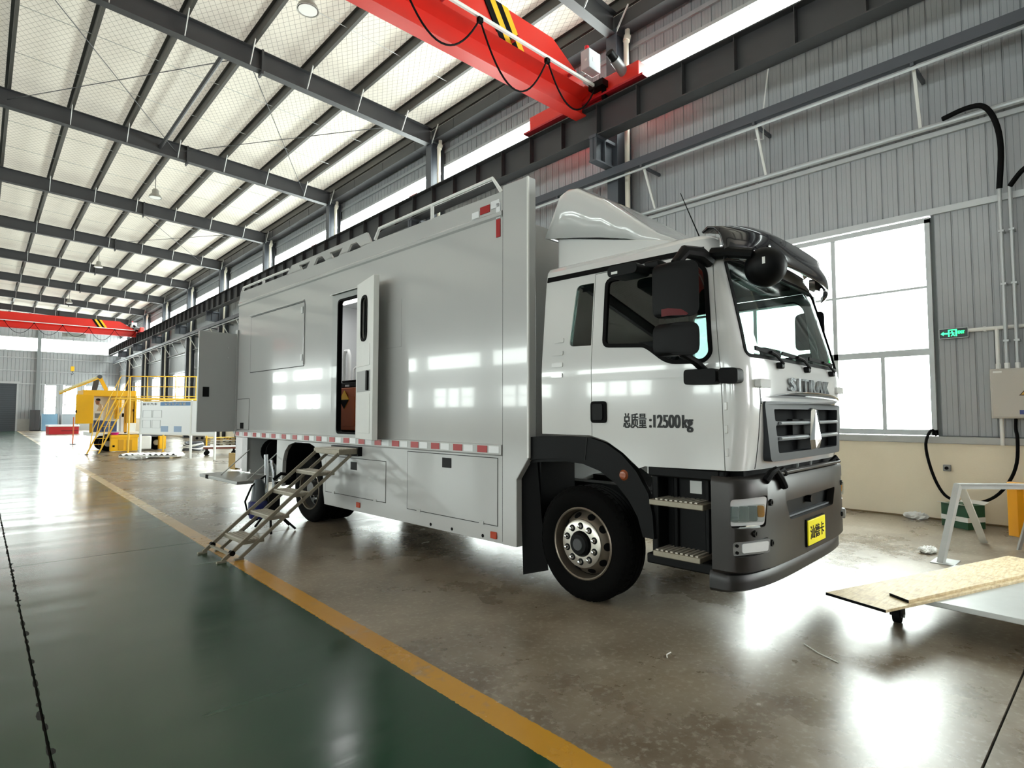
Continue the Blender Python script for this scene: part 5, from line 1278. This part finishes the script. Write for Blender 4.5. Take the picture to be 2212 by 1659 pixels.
# cargo in and under the service truck
zf = at(192, 934, Y0 + .1).z                       # top of the truck bed
o, w, h1_ = farbox('blue_locker', 'dark blue steel locker standing in the open service truck', 'cabinet', mat('navy locker', '#26345c', .4), 203, 908, 222, 934, Y0 + .45, .4, zf); MB().box(-.02, .02, -.215, -.2, .05, h1_ - .05).build('door_split', BLK, o)
o, w, h = farbox('blue_locker', 'blue steel locker with pale stripe in the open service truck', 'cabinet', mat('blue locker', '#3a4f7c', .4), 224, 910, 252, 934, Y0 + .45, .4, zf); MB().box(-w*.12, -w*.06, -.215, -.2, .03, h - .03).build('pale_stripe', WHITE, o)
o, w, h = farbox('white_machine', 'white machine with dark vent in the open service truck', 'machine', WHITE, 262, 880, 270, 934, Y0 + .9, .5, zf); MB().box(-w*.3, w*.3, -.26, -.25, h*.6, h*.75).build('vent', BLK, o)
o, w, h = farbox('monitor_box', 'pale grey boxed unit in front of the worker in the service truck', 'box', mat('pale casing', '#d6d6d0', .5), 203, 888, 223, 907, Y0 + .46, .35, zf + h1_); MB().box(-w*.4, w*.2, -.185, -.175, h*.25, h*.75).build('screen', mat('screen grey', '#6f7478', .4), o)
o = thing('pink_basin', 'magenta plastic basin on the yellow locker top', 'basin', (at(248, 936, Y0 - .09).x, Y0 - .09, at(240, 940, Y0 - .28).z)); MB().lathe([(.0, 0), (.12, 0), (.165, .1), (.155, .1), (.11, .015), (0, .015)], (0, 0, 0), 'z', 18).build('bowl', mat('magenta plastic', '#c0207c', .4), o); MB().lathe([(.16, .1), (.178, .105), (.16, .11)], (0, 0, 0), 'z', 18, cap=False).build('rim', mat('magenta plastic', '#c0207c', .4), o)
# ---- worker inside the service truck
def person():
    head = at(209, 866, Y0 + 1.1)
    o = thing('person', 'worker in a tan work shirt leaning over a unit in the service truck', 'person', (head.x + .1, Y0 + 1.1, zf - .016))
    H = (at(180, 857, Y0 + .1).z - .02 - .155 - zf)/1.03
    V = {'pel': (.12, 0, H*.55), 'spi': (.14, 0, H*.68), 'che': (.10, 0, H*.84), 'nek': (.02, 0, H*.93), 'hd': (-.05, 0, H*.98),
         'shl': (.06, -.17, H*.86), 'ell': (-.02, -.24, H*.7), 'hal': (-.16, -.14, H*.62), 'shr': (.06, .17, H*.86), 'elr': (-.02, .24, H*.7), 'har': (-.16, .14, H*.62),
         'hil': (.12, -.1, H*.5), 'knl': (.08, -.11, H*.28), 'anl': (.1, -.11, .075), 'fol': (-.05, -.12, .045), 'hir': (.12, .1, H*.5), 'knr': (.1, .11, H*.28), 'anr': (.12, .11, .075), 'for': (-.03, .12, .045)}
    E = ['pel-spi', 'spi-che', 'che-nek', 'nek-hd', 'che-shl', 'shl-ell', 'ell-hal', 'che-shr', 'shr-elr', 'elr-har', 'pel-hil', 'hil-knl', 'knl-anl', 'anl-fol', 'pel-hir', 'hir-knr', 'knr-anr', 'anr-for']
    RR = dict(pel=.13, spi=.125, che=.14, nek=.055, hd=.06, shl=.07, ell=.05, hal=.04, shr=.07, elr=.05, har=.04, hil=.1, knl=.07, anl=.05, fol=.045, hir=.1, knr=.07, anr=.05)
    RR['for'] = .045
    names = list(V); me = bpy.data.meshes.new('body'); me.from_pydata([V[n] for n in names], [tuple(names.index(x) for x in e.split('-')) for e in E], [])
    b = link('body', me, mat('tan work shirt', '#c9b090', .8), o)
    b.modifiers.new('skin', 'SKIN'); sv = me.skin_vertices[0].data
    for n, d in zip(names, sv): d.radius = (RR[n], RR[n]); d.use_root = n == 'pel'
    b.modifiers.new('sub', 'SUBSURF').render_levels = 2
    hm = MB().lathe([(.0, -.14), (.05, -.13), (.075, -.08), (.085, .0), (.088, .06), (.07, .12), (.0, .145)], (-.06, 0, H*1.03), 'z', 20); hm.box(-.155, -.135, -.012, .012, H*1.03 - .02, H*1.03 + .02)
    hm.build('head', mat('skin', '#9a6a4c', .6), o)
    MB().lathe([(.09, .04), (.095, .065), (.078, .13), (.0, .155)], (-.05, 0, H*1.03), 'z', 20).build('hair', mat('black hair', '#0d0b0a', .8), o)
    for s in (-1, 1):
        for k in range(4): MB().tube([(-.16, s*.14 + (k - 1.5)*.018, H*.62), (-.205, s*.14 + (k - 1.5)*.02, H*.615), (-.23, s*.14 + (k - 1.5)*.02, H*.595)], .009, 6).build('finger', mat('skin', '#9a6a4c', .6), o)
        MB().tube([(-.155, s*.14 - s*.03, H*.625), (-.185, s*.14 - s*.055, H*.615)], .011, 6).build('thumb', mat('skin', '#9a6a4c', .6), o)
person()
# ---- yellow access platform with stair, behind the display board
PY = mat('yellow handrail', '#e2b02c', .45)
Yp = 29.3
o = thing('access_platform', 'yellow tubular access platform with steep stair and guard rails behind the notice board', 'platform', (6, Yp, 0))
def pl3(x, y, d=0.): return Vector(at(x, y, Yp + d)) - Vector((6, Yp, 0))
st = [pl3(198, 962), pl3(252, 868)]; st2 = [pl3(222, 964), pl3(277, 868)]
for q in (st, st2): q[0] = q[0] + (q[0] - q[1])*((q[0].z - .02)/(q[1].z - q[0].z)); q[1].z = 2.37
hr = [[pl3(201, 926), pl3(262, 812)], [pl3(226, 928), pl3(282, 813)]]
for (a, b), (c, d) in zip((st, st2), hr):
    MB().bar(a, b, .03, .05).build('stair_stringer', PY, o); MB().box(a.x - .06, a.x + .06, a.y - .05, a.y + .05, 0, .03).build('foot_pad', STEEL2, o)
    MB().tube([a.lerp(b, .1), c, d, pl3(284, 813)], .02, 6).build('stair_handrail', PY, o)
    for f in (.3, .62, .98): MB().cyl(a.lerp(b, f), c.lerp(d, max(0, f - .05)), .016, n=6).build('baluster', PY, o)
for i in range(9):
    f = (i + .6)/9.6; MB().bar(st[0].lerp(st[1], f), st2[0].lerp(st2[1], f), .05, .015).build('stair_tread', PY, o)
for x in (282, 319, 357, 380, 402, 424, 450):
    a = pl3(x, 813); MB().cyl(a, (a.x, a.y, 2.35), .02, n=8).build('rail_post', PY, o)
    if x in (282, 357, 450): MB().cyl((a.x, a.y, 2.35), (a.x, a.y, 0), .035, n=8).build('leg', PY, o)
for y in (813, 835, 856, 866): MB().cyl(pl3(282, y), pl3(455, y + 1), .02, n=8).build('guard_rail', PY, o)
a, b = pl3(248, 868), pl3(455, 868); MB().box(a.x, b.x, a.y - .02, a.y + 1.0, 2.3, 2.38).build('deck', PY, o)
# ---- display board
A, B_ = at(302, 986, z=0), at(411, 991, z=0); ux = (B_ - A); ux.z = 0; L_ = ux.length; ux.normalize()
o = thing('notice_board', 'white free-standing factory notice board with blue header on white posts', 'notice board', (A.x, A.y, 0), math.atan2(ux.y, ux.x))
zt, zb = 2.16, .93
MB().box(-.02, L_ + 1.3, -.02, .02, zb, zt).build('panel', mat('white board', '#e9ecee', .3), o)
for x in (0, L_, L_ + 1.28): MB().box(x - .035, x + .035, -.03, .03, 0, zt + .03).build('post', WHITE, o)
MB().box(-.02, L_ + 1.3, -.028, .0, zb - .06, zb).build('lower_rail', WHITE, o)
MB().box(L_*.40, L_*.99, -.026, -.02, zt - .17, zt - .03).build('header', mat('header blue', '#2f6ea4', .4), o)
for x0, x1, z0, z1 in ((.06, .30, .60, .88), (.33, .57, .60, .88), (.06, .28, .2, .5), (.32, .54, .2, .5)):
    fr = MB(); a, b, c, d = x0*L_*.75, x1*L_*.75, zb + z0, zb + z1
    fr.box(a, b, -.03, -.02, c, c + .008).box(a, b, -.03, -.02, d, d + .008).box(a, a + .012, -.03, -.02, c, d).box(b, b + .012, -.03, -.02, c, d); fr.build('sheet_holder', mat('pale grey frame', '#b9bcc0', .4), o)
for x0 in (.42, .68):
    MB().box(x0*L_, x0*L_ + .42, -.026, -.02, zb + .06, zb + .28).build('blue_picture', mat('picture blue', '#93abc9', .5), o)
uxl = (1, 0, 0); HD = mat('board print grey', '#55585c', .5)
lettering('board_lettering', '国 中 汽 车', .1, .003, .85, .09, (.12, -.0225, zt - .145), uxl, HD, o, .001)
lettering('header_lettering', '安 全 生 产 看 板', .1, .003, 1.2, .1, (L_*.40 + .25, -.028, zt - .15), uxl, WHITE, o, .001)
# ---- white corrugated sheet lying on the floor with wrapping
o = thing('corrugated_sheet', 'stack of white corrugated sheets with loose plastic wrap lying on the floor by the board', 'roofing sheet', (4.95, 25.6, 0), R(-32))
m = MB(); n = 40; vs = []
for i in range(n + 1):
    x = -1.0 + 2.0*i/n; z = .12 + (.06 if (i % 4) in (1, 2) else 0)
    vs += [(x, -.45, z), (x, .45, z)]
m.add(vs, [(2*i, 2*i + 2, 2*i + 3, 2*i + 1) for i in range(n)]); k = m.build('top_sheet', WHITE, o, smooth=0); k.modifiers.new('t', 'SOLIDIFY').thickness = .01
MB().box(-1.0, 1.0, -.42, .42, .05, .11).build('sheet_stack', WHITE, o); 
for x in (-.8, .8): MB().box(x - .05, x + .05, -.45, .45, 0, .05).build('batten', WOOD, o)
blob('plastic_wrap', 'loose white plastic wrap heaped at the end of the corrugated sheets', 'plastic wrap', (4.35, 25.0, 0), (.32, .22, .12), PLB, 11)
# ---- red steel platform, orange stake, blue sheets, dark cabinet at the far end
o, w, h = farbox('red_platform', 'low red steel platform with white top near the roller door', 'platform', mat('bright red steel', '#b01c22', .4), 106, 922, 170, 938, 61.0, 3.0, 0); MB().box(-w/2 - .05, w/2 + .05, -1.55, 1.55, h, h + .12).build('white_top', WHITE, o); MB().box(-w*.1, w*.48, -1.53, -1.5, h*.4, h*.5).build('rib', mat('dark red', '#701016', .5), o)
o = thing('marker_stake', 'thin orange marker stake on a round foot on the concrete', 'stake', at(157, 960, z=0)); MB().cyl((0, 0, .0), (0, 0, 1.5), .03, n=8).build('rod', mat('orange stake', '#c4602a', .5), o); MB().cyl((0, 0, 0), (0, 0, .03), .14, n=16).build('foot', STEEL2, o)
for i, (x, c_, lab) in enumerate(((5.35, '#6f93ad', 'pale blue sheet panel leaning on the far end wall'), (7.0, '#88929a', 'grey sheet panel leaning on the far end wall'))):
    o = thing('leaning_panel', lab, 'panel', (x, YE - .85, 0)); q = MB().bar((0, 0, 0), (0, .45, 1.7), 1.4, .05, up=(0, -1, .3)).build('sheet', mat('sheet ' + c_, c_, .4), o); MB().bar((-.68, -.03, .02), (-.68, .42, 1.7), .05, .06).build('edge', ALU, o); MB().bar((.68, -.03, .02), (.68, .42, 1.7), .05, .06).build('edge', ALU, o)
o = thing('dark_cabinet', 'tall dark grey cabinet against the far end wall', 'cabinet', (4.15, YE - .85, 0)); MB().box(-.38, .38, -.3, .3, .05, 2.1).build('body', STEEL2, o, bevel=.02); MB().box(-.37, -.01, -.32, -.3, .08, 2.07).build('door', STEEL, o); MB().box(.01, .37, -.32, -.3, .08, 2.07).build('door', STEEL, o); MB().box(-.36, .36, -.28, .28, 0, .05).build('base', BLK, o)
# ---- pallets, crate, coils and low cart behind the truck
PB = [mat('weathered pallet wood', '#b9ab92', .8, var=.15), mat('yellow pallet plastic', '#d8b23c', .6), mat('white pallet', '#d9d7d0', .7)]
for i, (mm, lab) in enumerate(((PB[2], 'white pallet at the bottom of the stack behind the truck'), (PB[2], 'white pallet in the middle of the stack behind the truck'), (PB[1], 'yellow pallet on top of the stack behind the truck'))):
    o = thing('pallet', lab, 'pallet', (9.35, 33.0, .15*i), 0, 'stacked pallets')
    for k in range(5): MB().box(-.7, .7, -.6 + k*.25, -.46 + k*.25, .12, .145).build('deck_board', mm, o)
    for x in (-.65, -.05, .55):
        for y in (-.55, 0, .5): MB().box(x, x + .12, y, y + .1, .025, .12).build('block', PB[0], o)
        MB().box(x, x + .12, -.6, .6, 0, .025).build('runner', mm, o)
o = thing('steel_crate', 'dark perforated steel crate beside the pallet stack', 'crate', (8.3, 32.7, 0)); MB().box(-.25, .25, -.3, .3, .05, .62).build('body', mat('rusty grey steel', '#5b554d', .6, var=.2), o, bevel=.01)
for x in (-.12, .12):
    for z in (.2, .45): MB().cyl((x, -.305, z), (x, -.295, z), .07, n=12).build('hole', BLK, o)
MB().box(-.22, .22, -.25, .25, 0, .05).build('skid', BLK, o)
o = thing('hose_coil', 'white and grey coil of wrapped hose lying on the floor behind the truck', 'hose', (7.3, 29.4, 0))
for i in range(5): MB().tube([((.42 - .02*i)*math.cos(2*math.pi*j/28), (.34)*math.sin(2*math.pi*j/28), .06 + .07*i + .05*math.sin(4*math.pi*j/28 + i)) for j in range(28)], .05, 8, True).build('turn', WHITE if i % 2 else STEEL2, o)
o = thing('low_cart', 'low rusty steel cart with white top behind the truck', 'cart', (7.35, 25.6, 0), R(-20)); MB().box(-.6, .6, -.3, .3, .26, .33).build('frame', mat('rust red steel', '#6a3324', .6), o); MB().box(-.62, .62, -.32, .32, .33, .36).build('top', WHITE, o)
for x in (-.5, .5):
    for y in (-.22, .22): c = MB().cyl((x, y - .03, .09), (x, y + .03, .09), .09, n=16).build('wheel', BLK, o); MB().box(x - .03, x + .03, y - .035, y + .035, .12, .26).build('bracket', BLKP, c)
MB().bar((-.6, 0, .3), (-.85, 0, .02), .03, .03).build('drawbar', WHITE, o)
o = thing('dark_drum', 'dark rubber-wrapped drum beside the pallet stack', 'drum', (10.35, 32.6, 0)); MB().cyl((0, 0, 0), (0, 0, .72), .3, n=24).build('body', mat('dark drum', '#24252a', .6), o)
for z in (.2, .5): MB().lathe([(.3, -.02), (.315, 0), (.3, .02)], (0, 0, z), 'z', 24).build('hoop', BLK, o)
# floodlight on the wall
p = at(335, 808, Y=34); o = thing('wall_floodlight', 'white floodlight with dark bracket fixed to a column above the platform', 'lamp', (10.3, 38.08 - .2, 4.2)); MB().prism(rpoly(rect(-.5, .3, -.12, .1), .08), lambda u, v, w: (u, w, v - u*.15), -.15, .15).build('housing', mat('lamp cream', '#e6e0c8', .4), o); MB().box(.25, .39, -.06, .3, .0, .2).build('bracket', STEEL, o)
